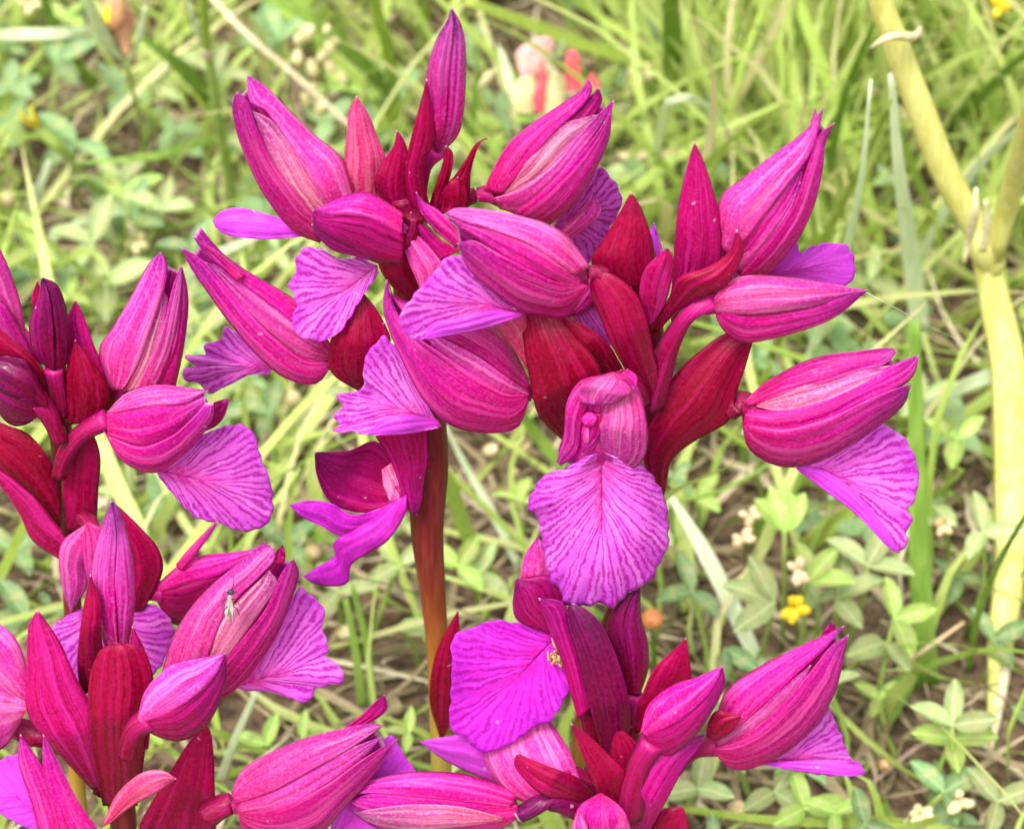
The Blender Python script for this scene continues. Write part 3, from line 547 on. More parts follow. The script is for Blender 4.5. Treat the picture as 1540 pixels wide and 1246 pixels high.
f = hood(Cc, 'y3', hl, hr, [
    ('sepal', [(140, 330), (260, 290), (380, 255), (480, 205), (560, 138)], hr, 'hoodd', 5, 0), ('sepal', hl, [(140, 340), (260, 300), (380, 270), (480, 215), (560, 138)], 'hood', 5, 1)],
    [(40, 340), (80, 335), (120, 330), (170, 330)], [45, 42, 40, 50], -4, .8)
tube('spur', f, 'y3', [(235, 235), (270, 190), (320, 130), (378, 62)], [22, 20, 14, 6], 'hood', -6)

# ===== orchid D: bottom left
Dd = orchid('orchid at bottom left with one tall violet bud and a small gnat', -12,
            [(165, 1000), (165, 1080), (170, 1150), (185, 1230), (190, 1400)], [30, 50, 46, 44, 40])
hl = [(400, 600), (350, 460), (338, 300), (368, 150), (412, 30)]; hr = [(470, 600), (497, 450), (502, 330), (482, 200), (445, 70), (412, 30)]
hood(Dd, 'y2', hl, hr, [('sepal', hl, [(440, 600), (430, 450), (425, 300), (430, 150), (412, 30)], 'bud', 4, 1), ('sepal', [(430, 600), (425, 450), (420, 300), (425, 150), (412, 30)], hr, 'bud', 5, 0)],
     [(400, 1100), (405, 900), (410, 750), (430, 590)], [60, 50, 45, 50], -3, .9, 'flower_bud', backmat='bud')
patch('bract', Dd, 'y2', [(300, 760), (286, 620), (308, 430), (335, 303)], [(400, 680), (374, 520), (376, 410), (335, 303)], 'bract', [-3, -7, -6], .6, 4)
patch('bract', Dd, 'y2', [(340, 1100), (150, 895), (97, 800), (97, 650), (105, 500), (140, 433)], [(400, 1120), (370, 860), (280, 680), (220, 550), (140, 433)], 'bractm', [-4, -9, -8, -6], .5, 9, label='broad crimson bract with pink veins')
patch('bract', Dd, 'y2', [(380, 1160), (330, 900), (330, 700), (370, 585), (430, 560)], [(510, 1160), (545, 900), (568, 690), (520, 570), (430, 560)], 'bract', [-5, -12, -11], .6, 8, label='upright crimson bract in the middle')
patch('bract', Dd, 'y2', [(510, 950), (530, 780), (480, 620), (490, 495)], [(550, 950), (572, 720), (535, 580), (490, 495)], 'bractm', [-5, -6], .4, 4)
f = flower(Dd, 'y2', [(170, 900), (110, 890), (60, 870), (20, 850)], [50, 50, 42, 50], [-4, -4])
patch('sepal', f, 'y2', [(110, 800), (0, 745), (-60, 660), (-90, 520)], [(112, 700), (70, 560), (0, 488), (-90, 450)], 'hoodp', -5, .5, 6)
patch('sepal', f, 'y2', [(110, 780), (20, 740), (-80, 720)], [(70, 860), (15, 945), (-80, 980)], 'hoodp', -8, .6, 5)
f = flower(Dd, 'y2', [(300, 1300), (260, 1250), (230, 1200), (190, 1120)], [50, 50, 50, 50], [-4, -8])
patch('sepal', f, 'y2', [(160, 1330), (115, 1150), (68, 1000), (75, 895)], [(290, 1330), (210, 1120), (150, 1000), (75, 895)], 'hood', -12, .5, 5)
patch('sepal', f, 'y2', [(240, 1330), (180, 1120), (158, 1010), (160, 895)], [(420, 1330), (290, 1140), (220, 1000), (160, 895)], 'hood', -14, .5, 5)
fan('lip', f, 'y2', (170, 1230), (60, 1120), [(110, 1000), (60, 970), (0, 990), (-60, 1060), (-80, 1150), (0, 1190), (90, 1235), (160, 1270)], 'lipf', (-8, [-8, -7, -7, -8]), 20)
patch('bract', Dd, 'y2', [(380, 1230), (430, 1120), (520, 1040), (600, 1028), (652, 1060)], [(400, 1230), (500, 1155), (580, 1112), (652, 1060)], 'bractp', [-14, -16], .5, 4, label='small curled pink bract')
patch('bract', Dd, 'y3', [(40, 1330), (90, 1200), (180, 1050), (260, 920), (330, 838)], [(375, 1330), (368, 1100), (362, 950), (350, 868), (330, 838)], 'bract', [-2, -4, -3], .4, 9)
hl = [(160, 650), (200, 520), (260, 410), (350, 310), (460, 220), (540, 150), (590, 160)]; hr = [(380, 750), (440, 715), (520, 630), (600, 510), (660, 370), (692, 260), (668, 203)]
f = hood(Dd, 'y3', hl, hr, [
    ('petal', [(300, 640), (380, 460), (470, 350), (575, 250)], [(360, 650), (460, 530), (550, 400), (610, 300), (575, 250)], 'petp', 6, 1),
    ('petal', [(585, 230), (603, 180), (628, 150)], [(637, 215), (638, 180), (628, 150)], 'hoodd', 2, 0),
    ('sepal', hl, [(320, 640), (390, 450), (460, 350), (540, 275), (600, 205), (590, 160)], 'hoodp', 6, 2),
    ('sepal', [(330, 690), (450, 540), (560, 400), (620, 265), (668, 203)], hr, 'hood', 6, 2)],
    [(110, 850), (130, 770), (180, 700), (260, 660)], [40, 40, 44, 60], -8, .75)
fan('lip', f, 'y3', (440, 700), (640, 640), [(560, 560), (620, 450), (690, 318), (740, 350), (787, 400), (780, 470), (808, 550), (790, 575), (842, 610), (868, 670), (800, 692), (752, 700), (740, 742), (680, 755), (640, 716), (560, 716), (480, 712)], 'lip', (-5, [-4, -3, -2, -4, -5]), 24, rip=.8)
hl = [(70, 810), (100, 710), (190, 620), (300, 590), (410, 568)]; hr = [(78, 850), (150, 892), (240, 906), (330, 855), (392, 745), (412, 650), (410, 568)]
hood(Dd, 'y3', hl, hr, [('sepal', [(76, 830), (180, 790), (290, 715), (360, 650), (410, 568)], hr, 'hoodd', 5, 0), ('sepal', hl, [(76, 840), (180, 805), (290, 735), (370, 655), (410, 568)], 'hoodp', 5, 1)],
     [(30, 960), (40, 900), (70, 850), (120, 820)], [40, 40, 44, 50], -16, .85, 'flower_bud', backmat='hoodd')
hl = [(430, 1105), (470, 1020), (560, 960), (700, 900), (850, 860), (960, 838), (1018, 848)]; hr = [(455, 1180), (480, 1260), (600, 1320), (750, 1290), (860, 1170), (970, 1050), (1072, 898)]
f = hood(Dd, 'y3', hl, hr, [
    ('petal', [(830, 880), (930, 808), (990, 750), (1022, 728)], [(900, 870), (990, 822), (1032, 780), (1022, 728)], 'hoodd', 3, -2),
    ('petal', [(450, 1150), (600, 1080), (760, 995), (900, 930), (1010, 890)], [(460, 1200), (620, 1180), (790, 1095), (920, 1000), (1010, 890)], 'hoodp', 5, 0),
    ('sepal', hl, [(445, 1150), (600, 1100), (760, 1010), (900, 930), (1018, 848)], 'hoodp', 5, 1),
    ('sepal', [(458, 1185), (620, 1165), (790, 1080), (940, 975), (1072, 898)], hr, 'hood', 6, 2)],
    [(340, 1190), (380, 1165), (420, 1150), (500, 1140)], [55, 48, 44, 60], -8, .8)
fan('lip', f, 'p', (480, 1270), (560, 1210), [(530, 1200), (545, 1150), (585, 1105), (612, 1140), (640, 1180), (650, 1240), (600, 1290), (520, 1290)], 'lipf', (-4, [-4, -3, -3]), 20, rip=.8)

# ===== orchid E: bottom centre
E = orchid('orchid at bottom centre with dark bracts and a broad dark purple lip', -8,
           [(905, 960), (900, 1030), (905, 1100), (915, 1200), (920, 1400)], [30, 50, 60, 56, 44])
patch('bract', E, 'y5', [(270, 860), (200, 600), (150, 400), (105, 250), (98, 170), (130, 143)], [(380, 860), (394, 640), (345, 430), (270, 255), (200, 178), (130, 143)], 'budd', [-4, -9, -8, -6], .6, 7)
f = flower(E, 'y5', [(230, 760), (200, 640), (170, 520), (130, 400)], [50, 50, 50, 40], [-2, -5])
patch('sepal', f, 'y5', [(150, 680), (70, 400), (10, 250), (-30, 120)], [(210, 640), (170, 420), (120, 260), (80, 140), (-30, 120)], 'hoodd', -6, .5, 5)
patch('sepal', f, 'y4', [(620, 425), (505, 375), (478, 310), (490, 195)], [(700, 425), (700, 290), (640, 185), (490, 195)], 'hoodd', [-2, -3], .5, 7)
patch('sepal', f, 'y4', [(505, 215), (528, 100), (582, 15)], [(640, 200), (640, 100), (582, 15)], 'hoodp', -1, .5, 4)
fan('lip', f, 'y4', (660, 440), (490, 620), [(600, 392), (500, 382), (400, 368), (330, 390), (228, 440), (225, 560), (218, 680), (213, 820), (280, 862), (350, 922), (480, 880), (560, 822), (640, 790), (682, 720), (720, 640), (705, 540), (690, 450)], 'lipd', (-1, [-1, 0, -2, -3, -5, -4, -2]), 30, label='broad dark purple lip with torn pale edge')
hl = [(380, 560), (330, 400), (280, 260), (330, 150), (440, 58)]; hr = [(440, 570), (477, 450), (477, 330), (445, 200), (440, 58)]
hood(E, 'y5', hl, hr, [('sepal', hl, [(410, 570), (390, 400), (370, 260), (400, 150), (440, 58)], 'budd', 4, 0), ('sepal', [(405, 570), (385, 400), (365, 260), (390, 150), (440, 58)], hr, 'budd', 4, 1)],
     [(370, 900), (385, 780), (395, 660), (410, 560)], [50, 50, 46, 44], -3, .9, 'flower_bud', backmat='budd')
patch('bract', E, 'y5', [(380, 740), (450, 560), (500, 450), (570, 380), (652, 303)], [(460, 740), (590, 600), (672, 510), (668, 400), (652, 303)], 'bract', -4, .4, 6)
hl = [(440, 740), (480, 610), (590, 522), (700, 484), (820, 433)]; hr = [(470, 780), (560, 850), (680, 770), (770, 650), (832, 520), (820, 433)]
hood(E, 'y5', hl, hr, [('sepal', [(455, 745), (600, 680), (720, 590), (790, 500), (820, 433)], hr, 'hoodd', 4, 0), ('sepal', hl, [(460, 760), (600, 700), (720, 610), (795, 505), (820, 433)], 'hood', 4, 1)],
     [(390, 1120), (410, 980), (440, 880), (500, 780)], [70, 66, 56, 60], -12, .85, 'flower_bud', backmat='hoodd')
hl = [(770, 760), (830, 560), (950, 460), (1100, 380), (1250, 310), (1385, 248)]; hr = [(775, 830), (860, 910), (960, 907), (1100, 845), (1240, 725), (1340, 565), (1382, 400), (1405, 288)]
f = hood(E, 'y5', hl, hr, [
    ('petal', [(1265, 310), (1300, 260), (1328, 226)], [(1340, 290), (1343, 250), (1328, 226)], 'hoodd', 2, -2),
    ('petal', [(790, 790), (940, 680), (1090, 540), (1230, 430)], [(830, 850), (1000, 760), (1150, 630), (1230, 430)], 'hoodp', 5, 0),
    ('sepal', hl, [(790, 790), (930, 690), (1080, 550), (1200, 440), (1300, 350), (1385, 248)], 'hood', 6, 1),
    ('sepal', [(780, 815), (950, 740), (1090, 620), (1220, 470), (1320, 345), (1405, 288)], hr, 'hood', 7, 2)],
    [(560, 960), (640, 870), (700, 825), (800, 800)], [40, 36, 36, 55], -3, .8)
fan('lip', f, 'y5', (1000, 880), (1230, 850), [(1150, 790), (1230, 720), (1302, 615), (1335, 680), (1370, 760), (1415, 855), (1475, 900), (1470, 935), (1400, 940), (1250, 932), (1100, 910)], 'lip', (1, [1, 2, 3, 2, 0]), 22)
patch('lip', f, 'y5', [(1010, 892), (1200, 922), (1400, 944), (1474, 937)], [(1040, 880), (1200, 872), (1350, 872), (1474, 905)], 'lipf', [0, -1, -1.5], .3, 4, label='folded under edge of the lip')
patch('bract', E, 'y5', [(745, 760), (755, 690), (800, 640), (912, 668)], [(780, 780), (850, 750), (912, 668)], 'bract', [-9, -10], .5, 3)
patch('bract', E, 'y5', [(390, 1240), (405, 1000), (470, 880), (570, 800), (745, 745)], [(460, 1240), (560, 1060), (645, 900), (700, 830), (745, 745)], 'hoodd', [-8, -13, -11, -8], .5, 5)
patch('bract', E, 'y5', [(330, 1240), (210, 950), (150, 790), (118, 698)], [(430, 1240), (390, 960), (280, 830), (190, 745), (118, 698)], 'bract', [-8, -13, -13], .5, 6)
patch('bract', E, 'y5', [(350, 1240), (330, 1000), (300, 850), (330, 700)], [(430, 1240), (440, 980), (440, 820), (330, 700)], 'bract', [-4, -8, -7], .5, 5)
patch('bract', E, 'y4', [(820, 1170), (620, 1110), (520, 1030), (482, 970), (498, 928)], [(830, 1110), (750, 1030), (620, 978), (498, 928)], 'bract', [-8, -13, -12], .5, 5, label='dark brownish crimson bract')
f = flower(E, 'y4', [(820, 1190), (720, 1150), (620, 1130), (500, 1190)], [60, 56, 44, 36], [-6, -11, -12], mat='budd')
hl = [(775, 1192), (740, 1175), (690, 1162), (620, 1160), (560, 1172), (520, 1195)]; hr = [(782, 1228), (740, 1252), (660, 1262), (580, 1250), (530, 1220), (520, 1195)]
sh = Shell('p', hl, hr, -11, .8)
patch('sepal', f, 'p', hl, hr, 'hood', 0, 0, 7, shell=sh, back=-.8)
patch('sepal', f, 'p', [(778, 1210), (700, 1203), (620, 1192), (560, 1192), (525, 1205)], hr, 'hood', 0, .1, 6, shell=sh, lay=0)
patch('petal', f, 'p', [(755, 1228), (690, 1212), (620, 1209), (560, 1216), (535, 1222)], [(757, 1234), (690, 1243), (620, 1248), (560, 1238), (535, 1222)], 'petp', 0, .1, 5, shell=sh, lay=2)
patch('sepal', f, 'p', hl, [(770, 1213), (700, 1206), (620, 1197), (560, 1192), (520, 1195)], 'hood', 0, .1, 5, shell=sh, lay=1)
f = flower(E, 'y4', [(820, 1080), (780, 1040), (730, 1020), (680, 1000)], [40, 40, 44, 44], [-4, -5])
patch('sepal', f, 'y4', [(570, 1150), (455, 1100), (375, 990), (360, 900), (420, 800), (540, 740)], [(765, 1060), (735, 960), (690, 870), (640, 800), (600, 760), (540, 740)], 'hoodp', [-7, -4, 0, 3], .4, 10, label='pink open sepal with dark veins')
patch('lip', f, 'y4', [(420, 1060), (300, 1012), (180, 950), (88, 878)], [(400, 900), (300, 850), (180, 860), (88, 878)], 'lipf', [-1, 0], .3, 6)
f = flower(E, 'y5', [(300, 1250), (290, 1180), (270, 1120), (260, 1080)], [60, 60, 60, 50], [-10, -14])
patch('sepal', f, 'y5', [(250, 1022), (160, 1080), (130, 1160), (110, 1300)], [(262, 1022), (345, 1080), (392, 1160), (410, 1300)], 'hood', [-14, -18, -18], .6, 9)
patch('petal', f, 'y5', [(150, 1110), (125, 1180), (130, 1290)], [(160, 1110), (195, 1180), (190, 1290)], 'hoodp', -21, .5, 3)
patch('petal', f, 'y5', [(345, 1110), (328, 1180), (330, 1290)], [(355, 1110), (392, 1180), (400, 1290)], 'hoodp', -21, .5, 3)
patch('bract', E, 'y5', [(430, 1300), (520, 1130), (560, 1090), (637, 1086)], [(670, 1300), (668, 1180), (652, 1120), (637, 1086)], 'bract', -8, .4, 6)

# ---------------------------------------------------------------- meadow behind
def attr_mat(name, stops, rough=.5, trans=.3, spec=.3, stripe=False):
    m = MB(name); a = m.n('ShaderNodeAttribute'); a.attribute_name = 'tone'; ob = m.n('ShaderNodeTexCoord').outputs['Object']
    f = m.math('ADD', a.outputs['Fac'], m.math('MULTIPLY', m.math('SUBTRACT', m.noise(ob, 160, 3), .5), .3))
    col = m.ramp(f, stops)
    nz = m.noise(ob, 1500, 2)
    col = m.mix(m.mr(nz, .3, .8, 0, .25), col, (.62, .66, .34))
    return m.finish(col, rough, spec, trans, (1, 1, .8), m.bump(nz, .3, .0003))
M['grass'] = attr_mat('grass_blades', [(0, (.07, .16, .02)), (.25, (.18, .32, .035)), (.55, (.34, .47, .07)), (.8, (.48, .59, .16)), (.92, (.60, .61, .26)), (1, (.66, .56, .32))], trans=.35)
M['cover'] = attr_mat('cover_leaves', [(0, (.06, .15, .04)), (.4, (.15, .27, .10)), (.8, (.27, .40, .18)), (1, (.36, .46, .22))], trans=.3)
M['litter'] = attr_mat('litter', [(0, (.05, .028, .018)), (.35, (.16, .10, .055)), (.7, (.38, .29, .18)), (1, (.62, .54, .38))], trans=.1)
M['soil'] = simple('soil', (.05, .032, .02), (.19, .13, .085), 380, .95, bump=1.0, spec=.1)
def leaf_mat(name, c1, c2):
    m = MB(name); ob = m.n('ShaderNodeTexCoord').outputs['Object']; sp = m.n('ShaderNodeSeparateXYZ'); m.l(ob, sp.inputs[0])
    oi = m.n('ShaderNodeObjectInfo').outputs['Random']; ay = m.math('ABSOLUTE', sp.outputs[1])
    col = m.mix(m.mr(m.noise(ob, 5, 4, .6), .35, .65, 0, 1), c1, c2)
    sv = m.math('PINGPONG', m.math('MULTIPLY', m.math('SUBTRACT', sp.outputs[0], m.math('MULTIPLY', ay, .8)), 9), .5)
    v = m.math('MAXIMUM', m.mr(ay, .004, .03, .8, 0), m.mr(sv, .02, .14, .35, 0))
    col = m.mix(v, col, tuple(min(.8, c*1.45+.05) for c in c2))
    col = m.mix(m.mr(m.noise(ob, 3, 2), .60, .72, 0, .5), col, (.50, .48, .22))
    hv = m.n('ShaderNodeHueSaturation'); m.l(col, hv.inputs['Color']); m.l(m.mr(oi, 0, 1, .72, 1.25, False), hv.inputs['Value']); m.l(m.mr(oi, 0, 1, .485, .51, False), hv.inputs['Hue'])
    return m.finish(hv.outputs[0], .5, .35, .3, (1, 1, .7), m.bump(v, -.3, .01))
M['clover'] = leaf_mat('clover_leaf', (.25, .34, .12), (.38, .45, .20))
M['clovery'] = leaf_mat('clover_leaf_fresh', (.26, .40, .07), (.38, .52, .13))
M['cloverd'] = leaf_mat('clover_leaf_dark', (.12, .23, .08), (.22, .34, .14))
M['stalk'] = simple('green_stalk', (.24, .36, .06), (.36, .46, .12), 300, .5, .1)
M['blade'] = simple('blade_green', (.20, .36, .05), (.32, .48, .09), 500, .45, .35, stretch=(1, 1, .1), tint=(1, 1, .7))
M['bladel'] = simple('blade_pale', (.68, .78, .52), (.80, .86, .64), 500, .45, .4, stretch=(1, 1, .1))
M['bladey'] = simple('blade_yellow_green', (.36, .50, .07), (.48, .58, .12), 500, .45, .35, stretch=(1, 1, .1), tint=(1, 1, .7))
M['straw'] = simple('straw', (.58, .46, .28), (.74, .64, .46), 600, .55, .1, stretch=(1, 1, .15))
M['ystem'] = simple('yellow_stem', (.60, .58, .13), (.76, .74, .28), 700, .45, .15, stretch=(1, 1, .08))
M['sheath'] = simple('dry_sheath', (.56, .50, .24), (.74, .70, .46), 700, .6, .2)
M['tan'] = simple('tan_husk', (.62, .42, .22), (.80, .66, .42), 500, .6, .1)
M['cream'] = simple('cream', (.62, .54, .26), (.80, .72, .44), 500, .5, .25)
M['yellow'] = simple('yellow_petal', (.86, .62, .02), (.92, .76, .05), 500, .4, .3)
M['orange'] = simple('orange_shell', (.46, .13, .03), (.62, .26, .08), 500, .3, 0, spec=.5)
M['rust'] = simple('rust_bud', (.50, .20, .12), (.58, .34, .16), 300, .5, .2)
M['pinkwhite'] = simple('pink_white_petal', (.80, .40, .42), (.86, .58, .52), 250, .45, .3)
M['red'] = simple('red_petal', (.76, .07, .12), (.84, .20, .24), 300, .4, .3)
M['silk'] = simple('silk', (.8, .8, .8), (.9, .9, .9), 300, .2, 0)
M['dark'] = simple('insect_dark', (.02, .02, .02), (.05, .04, .04), 900, .35, 0)
M['pale'] = simple('insect_pale', (.36, .30, .27), (.56, .48, .44), 900, .35, 0)
M['wither'] = simple('withered', (.30, .12, .05), (.62, .44, .22), 1500, .8, .1)
M['twig'] = simple('twig', (.24, .17, .12), (.42, .33, .25), 600, .7, 0, stretch=(1, 1, .2))

# ground: one sheet, fine near the flowers, reaching the horizon
def axis(c, near, far, n1, n2):
    a = np.linspace(-near, near, n1); g = near*(far/near)**np.linspace(0, 1, n2)[1:]
    return c+np.concatenate([-g[::-1], a, g])
gx = axis(0, .8, 200, 161, 24); gy = axis(.5, .8, 200, 161, 24)
X, Y = np.meshgrid(gx, gy, indexing='ij')
def ground_z(x, y):
    return -.004+.0025*np.sin(x*37+1)*np.cos(y*31)+.0015*np.sin(x*83+y*61)+.001*np.sin(x*190-y*170)
G = np.stack([X, Y, ground_z(X, Y)], -1); nx, ny = len(gx), len(gy)
me = bpy.data.meshes.new('ground'); idx = np.arange(nx*ny).reshape(nx, ny)
Q = np.stack([idx[:-1, :-1], idx[1:, :-1], idx[1:, 1:], idx[:-1, 1:]], -1).reshape(-1, 4)
def fast_mesh(name, V, Q, mat, tone=None, kind=None, uv=None):
    me = bpy.data.meshes.new(name); me.vertices.add(len(V)); me.vertices.foreach_set('co', np.asarray(V, np.float32).ravel())
    k = Q.shape[1]; me.loops.add(Q.size); me.loops.foreach_set('vertex_index', Q.ravel().astype(np.int32))
    me.polygons.add(len(Q)); me.polygons.foreach_set('loop_start', (np.arange(len(Q))*k).astype(np.int32))
    me.polygons.foreach_set('use_smooth', np.ones(len(Q), bool))
    if tone is not None:
        a = me.attributes.new('tone', 'FLOAT', 'POINT'); a.data.foreach_set('value', np.asarray(tone, np.float32))
    me.materials.append(M[mat]); me.update(calc_edges=True); me.validate()
    o = bpy.data.objects.new(name, me)
    if kind: o['kind'] = kind
    C.objects.link(o); return o
fast_mesh('ground', G.reshape(-1, 3), Q, 'soil', kind='structure')

def to_px(P):
    q = np.asarray(P)-CAM; z = q@FW; return 770+(q@RX)/z*F0/KPX, 623-(q@UP)/z*F0/KPX
CLEAR = [(820, 100, 110, .985), (478, 115, 62, .95), (183, 45, 50, .95), (205, 170, 30, .9), (225, 260, 30, .8), (1196, 890, 75, .9), (90, 215, 60, .9), (160, 290, 50, .8),
  (1345, 200, 30, .97), (1355, 300, 30, .97), (1370, 400, 30, .97), (1380, 480, 28, .97), (1380, 640, 30, .9), (1385, 800, 30, .9), (1395, 950, 30, .9), (315, 60, 22, .97), (325, 160, 24, .97), (340, 250, 24, .97),
  (1330, 40, 40, .98), (1370, 130, 40, .98), (1420, 240, 40, .98), (1460, 320, 45, .98), (1490, 390, 50, .98), (1515, 500, 45, .98), (1520, 600, 45, .98), (1520, 700, 45, .98), (1518, 800, 45, .98), (1510, 900, 45, .98), (1500, 1000, 42, .97), (1495, 1070, 35, .95),
  (1525, 240, 30, .97), (1540, 150, 30, .97), (1010, 180, 35, .95), (1070, 160, 35, .9), (1010, 60, 30, .9), (1115, 930, 32, .95), (1060, 830, 32, .95), (1020, 760, 30, .9), (420, 90, 20, .97), (480, 140, 20, .97), (350, 30, 20, .97),
  (1470, 800, 60, .9), (1300, 850, 60, .85), (1330, 940, 70, .85), (1430, 1100, 80, .85), (700, 860, 70, .95), (190, 740, 60, .8), (40, 930, 60, .9), (400, 1115, 60, .9), (1080, 1140, 90, .8), (1200, 1210, 80, .8), (1420, 1200, 90, .7),
  (100, 100, 70, .7), (120, 220, 70, .7), (140, 370, 70, .7), (740, 680, 50, .95), (790, 665, 40, .95), (600, 950, 60, .95), (540, 960, 50, .9), (545, 900, 40, .9), (860, 60, 30, .8), (950, 100, 50, .8), (600, 150, 40, .6), (250, 220, 80, .5)]
def cleared(r, A, T):
    keep = np.ones(len(A), bool)
    for f in (0, .5, 1):
        x, y = to_px(A+(T-A)*f)
        for cx, cy, rad, p in CLEAR: keep &= ~(((x-cx)**2+(y-cy)**2 < rad**2) & (r.uniform(0, 1, len(A)) < p))
    return keep
def blades(name, n, xr, yr, Lr, Wr, lean, tone, mat, droop=.5, seed=1, hmul=None, z0=0., seg=7, label=None, cat=None, tuft=None, clear=True):
    """many blades in one mesh"""
    r = np.random.default_rng(seed)
    x = r.uniform(*xr, n); y = r.uniform(*yr, n)
    if tuft:
        tx = r.uniform(*xr, tuft); ty = r.uniform(*yr, tuft); k = r.integers(0, tuft, n); x = tx[k]+r.normal(0, .012, n); y = ty[k]+r.normal(0, .012, n)
    L = r.uniform(*Lr, n); az = r.uniform(0, 2*math.pi, n); ln = r.uniform(*lean, n)
    if clear:                       # keep low around the orchid stems and towards the camera
        L = np.where((y < .30), np.minimum(L, .022+np.clip(y-.2, 0, 1)*.25), L)
    w = r.uniform(*Wr, n)/2
    t = np.linspace(0, 1, seg)[None]
    hor = L[:, None]*(np.sin(ln)[:, None]*t+droop*r.uniform(.2, 1.2, n)[:, None]*t**2.2)
    ver = L[:, None]*(np.cos(ln)[:, None]*t-droop*.6*r.uniform(0, 1, n)[:, None]*t**2.5)
    cx = x[:, None]+np.cos(az)[:, None]*hor+.004*np.sin(t*5+az[:, None]); cy = y[:, None]+np.sin(az)[:, None]*hor; cz = np.maximum(ground_z(x, y)[:, None]+ver+z0, ground_z(x, y)[:, None]+.0015+.001*t)
    tw = r.uniform(0, 6.28, n)[:, None]+t*r.uniform(-1, 1, n)[:, None]
    sx = np.cos(tw); sy = np.sin(tw); ww = w[:, None]*np.minimum(1, (1-t)**.7*1.5)*np.minimum(1, .6+t*2)
    A = np.stack([cx[:, 0], cy[:, 0], cz[:, 0]], 1); T = np.stack([cx[:, -1], cy[:, -1], cz[:, -1]], 1)
    keep = cleared(r, A, T) if clear else np.ones(n, bool)
    if clear: keep &= ~((np.abs(x+.03) < .085) & (y < .40) & (r.uniform(0, 1, n) < .55)); keep &= ~((x > .04) & (y < .36) & (r.uniform(0, 1, n) < .1))
    cx, cy, cz, sx, sy, ww = [a[keep] for a in (cx, cy, cz, sx, sy, ww)]; n = int(keep.sum())
    P = np.zeros((n, seg, 3, 3))
    for j, s in enumerate((-1, 0, 1)):
        P[:, :, j, 0] = cx+sx*ww*s; P[:, :, j, 1] = cy+sy*ww*s; P[:, :, j, 2] = cz+(.35*ww if s else 0)
    idx = np.arange(n*seg*3).reshape(n, seg, 3)
    Q = np.stack([idx[:, :-1, :-1], idx[:, :-1, 1:], idx[:, 1:, 1:], idx[:, 1:, :-1]], -1).reshape(-1, 4)
    tn = np.repeat(np.clip(r.normal(tone[0], tone[1], n), 0, 1), seg*3)+np.tile(np.repeat(np.linspace(-.06, .08, seg), 3), n)
    o = fast_mesh(name, P.reshape(-1, 3), Q, mat, tn, 'stuff')
    tag(o, label, cat); return o
blades('grass', 12500, (-.45, .55), (.24, 1.15), (.035, .095), (.0013, .0036), (.15, 1.1), (.66, .17), 'grass', .45, 3, label='loose green grass growing all over the meadow', cat='grass')
blades('tall_grass', 7500, (.03, .42), (.42, 1.0), (.06, .14), (.0011, .0030), (.05, .75), (.74, .14), 'grass', .4, 4, label='denser long yellow-green grass at the upper right', cat='grass')
blades('low_grass', 13000, (-.38, .42), (.16, .9), (.012, .05), (.001, .003), (.2, 1.3), (.62, .18), 'grass', .5, 5, label='short green grass low between the stems', cat='grass')
blades('dry_litter', 13000, (-.36, .42), (.16, .9), (.008, .05), (.0006, .0026), (1.0, 1.57), (.55, .27), 'litter', .15, 6, clear=False, label='brown dry grass litter lying on the soil', cat='litter')
def leaves(name, n, xr, yr, hr, Sr, tone, mat, seed, label, cat):
    """three-leaved ground cover too small and dense to count"""
    r = np.random.default_rng(seed); k = 3
    x = r.uniform(*xr, n); y = r.uniform(*yr, n); h = r.uniform(*hr, n); S = r.uniform(*Sr, n); az = r.uniform(0, 6.28, n)
    h = np.where(y < .3, h*.6, h)
    kp = ~((np.abs(x+.03) < .075) & (y < .38) & (r.uniform(0, 1, n) < .75)); x, y, h, S, az = [q[kp] for q in (x, y, h, S, az)]; n = len(x)
    u = np.linspace(0, 1, 6); wv = .30*np.sin(math.pi*np.clip(u**.8, 0, 1))**.75
    T = np.zeros((6, 3, 3))
    for j, s in enumerate((-1, 0, 1)): T[:, j] = np.stack([u, s*wv, .12*u+.35*wv*abs(s)], 1)
    tilt = r.normal(0, .35, n); Ps = []; Ts = []
    tn = np.clip(r.normal(*tone, n), 0, 1)
    for q in range(k):
        a = az+q*2.1+r.normal(0, .15, n); ca, sa = np.cos(a), np.sin(a)
        p = T[None]*S[:, None, None, None]
        X = p[..., 0]*ca[:, None, None]-p[..., 1]*sa[:, None, None]; Yy = p[..., 0]*sa[:, None, None]+p[..., 1]*ca[:, None, None]
        Zz = p[..., 2]+X*np.sin(tilt)[:, None, None]+Yy*.45
        Ps.append(np.stack([X+x[:, None, None], Yy+y[:, None, None], Zz+h[:, None, None]], -1)); Ts.append(np.repeat(tn, 18))
    P = np.concatenate(Ps); idx = np.arange(len(P)*18).reshape(len(P), 6, 3)
    Q = np.stack([idx[:, :-1, :-1], idx[:, :-1, 1:], idx[:, 1:, 1:], idx[:, 1:, :-1]], -1).reshape(-1, 4)
    o = fast_mesh(name, P.reshape(-1, 3), Q, mat, np.concatenate(Ts), 'stuff'); tag(o, label, cat); return o
leaves('ground_cover', 1100, (-.36, .4), (.16, .85), (.003, .022), (.003, .0075), (.45, .2), 'cover', 8, 'tiny leafy ground cover low among the grass', 'ground cover')

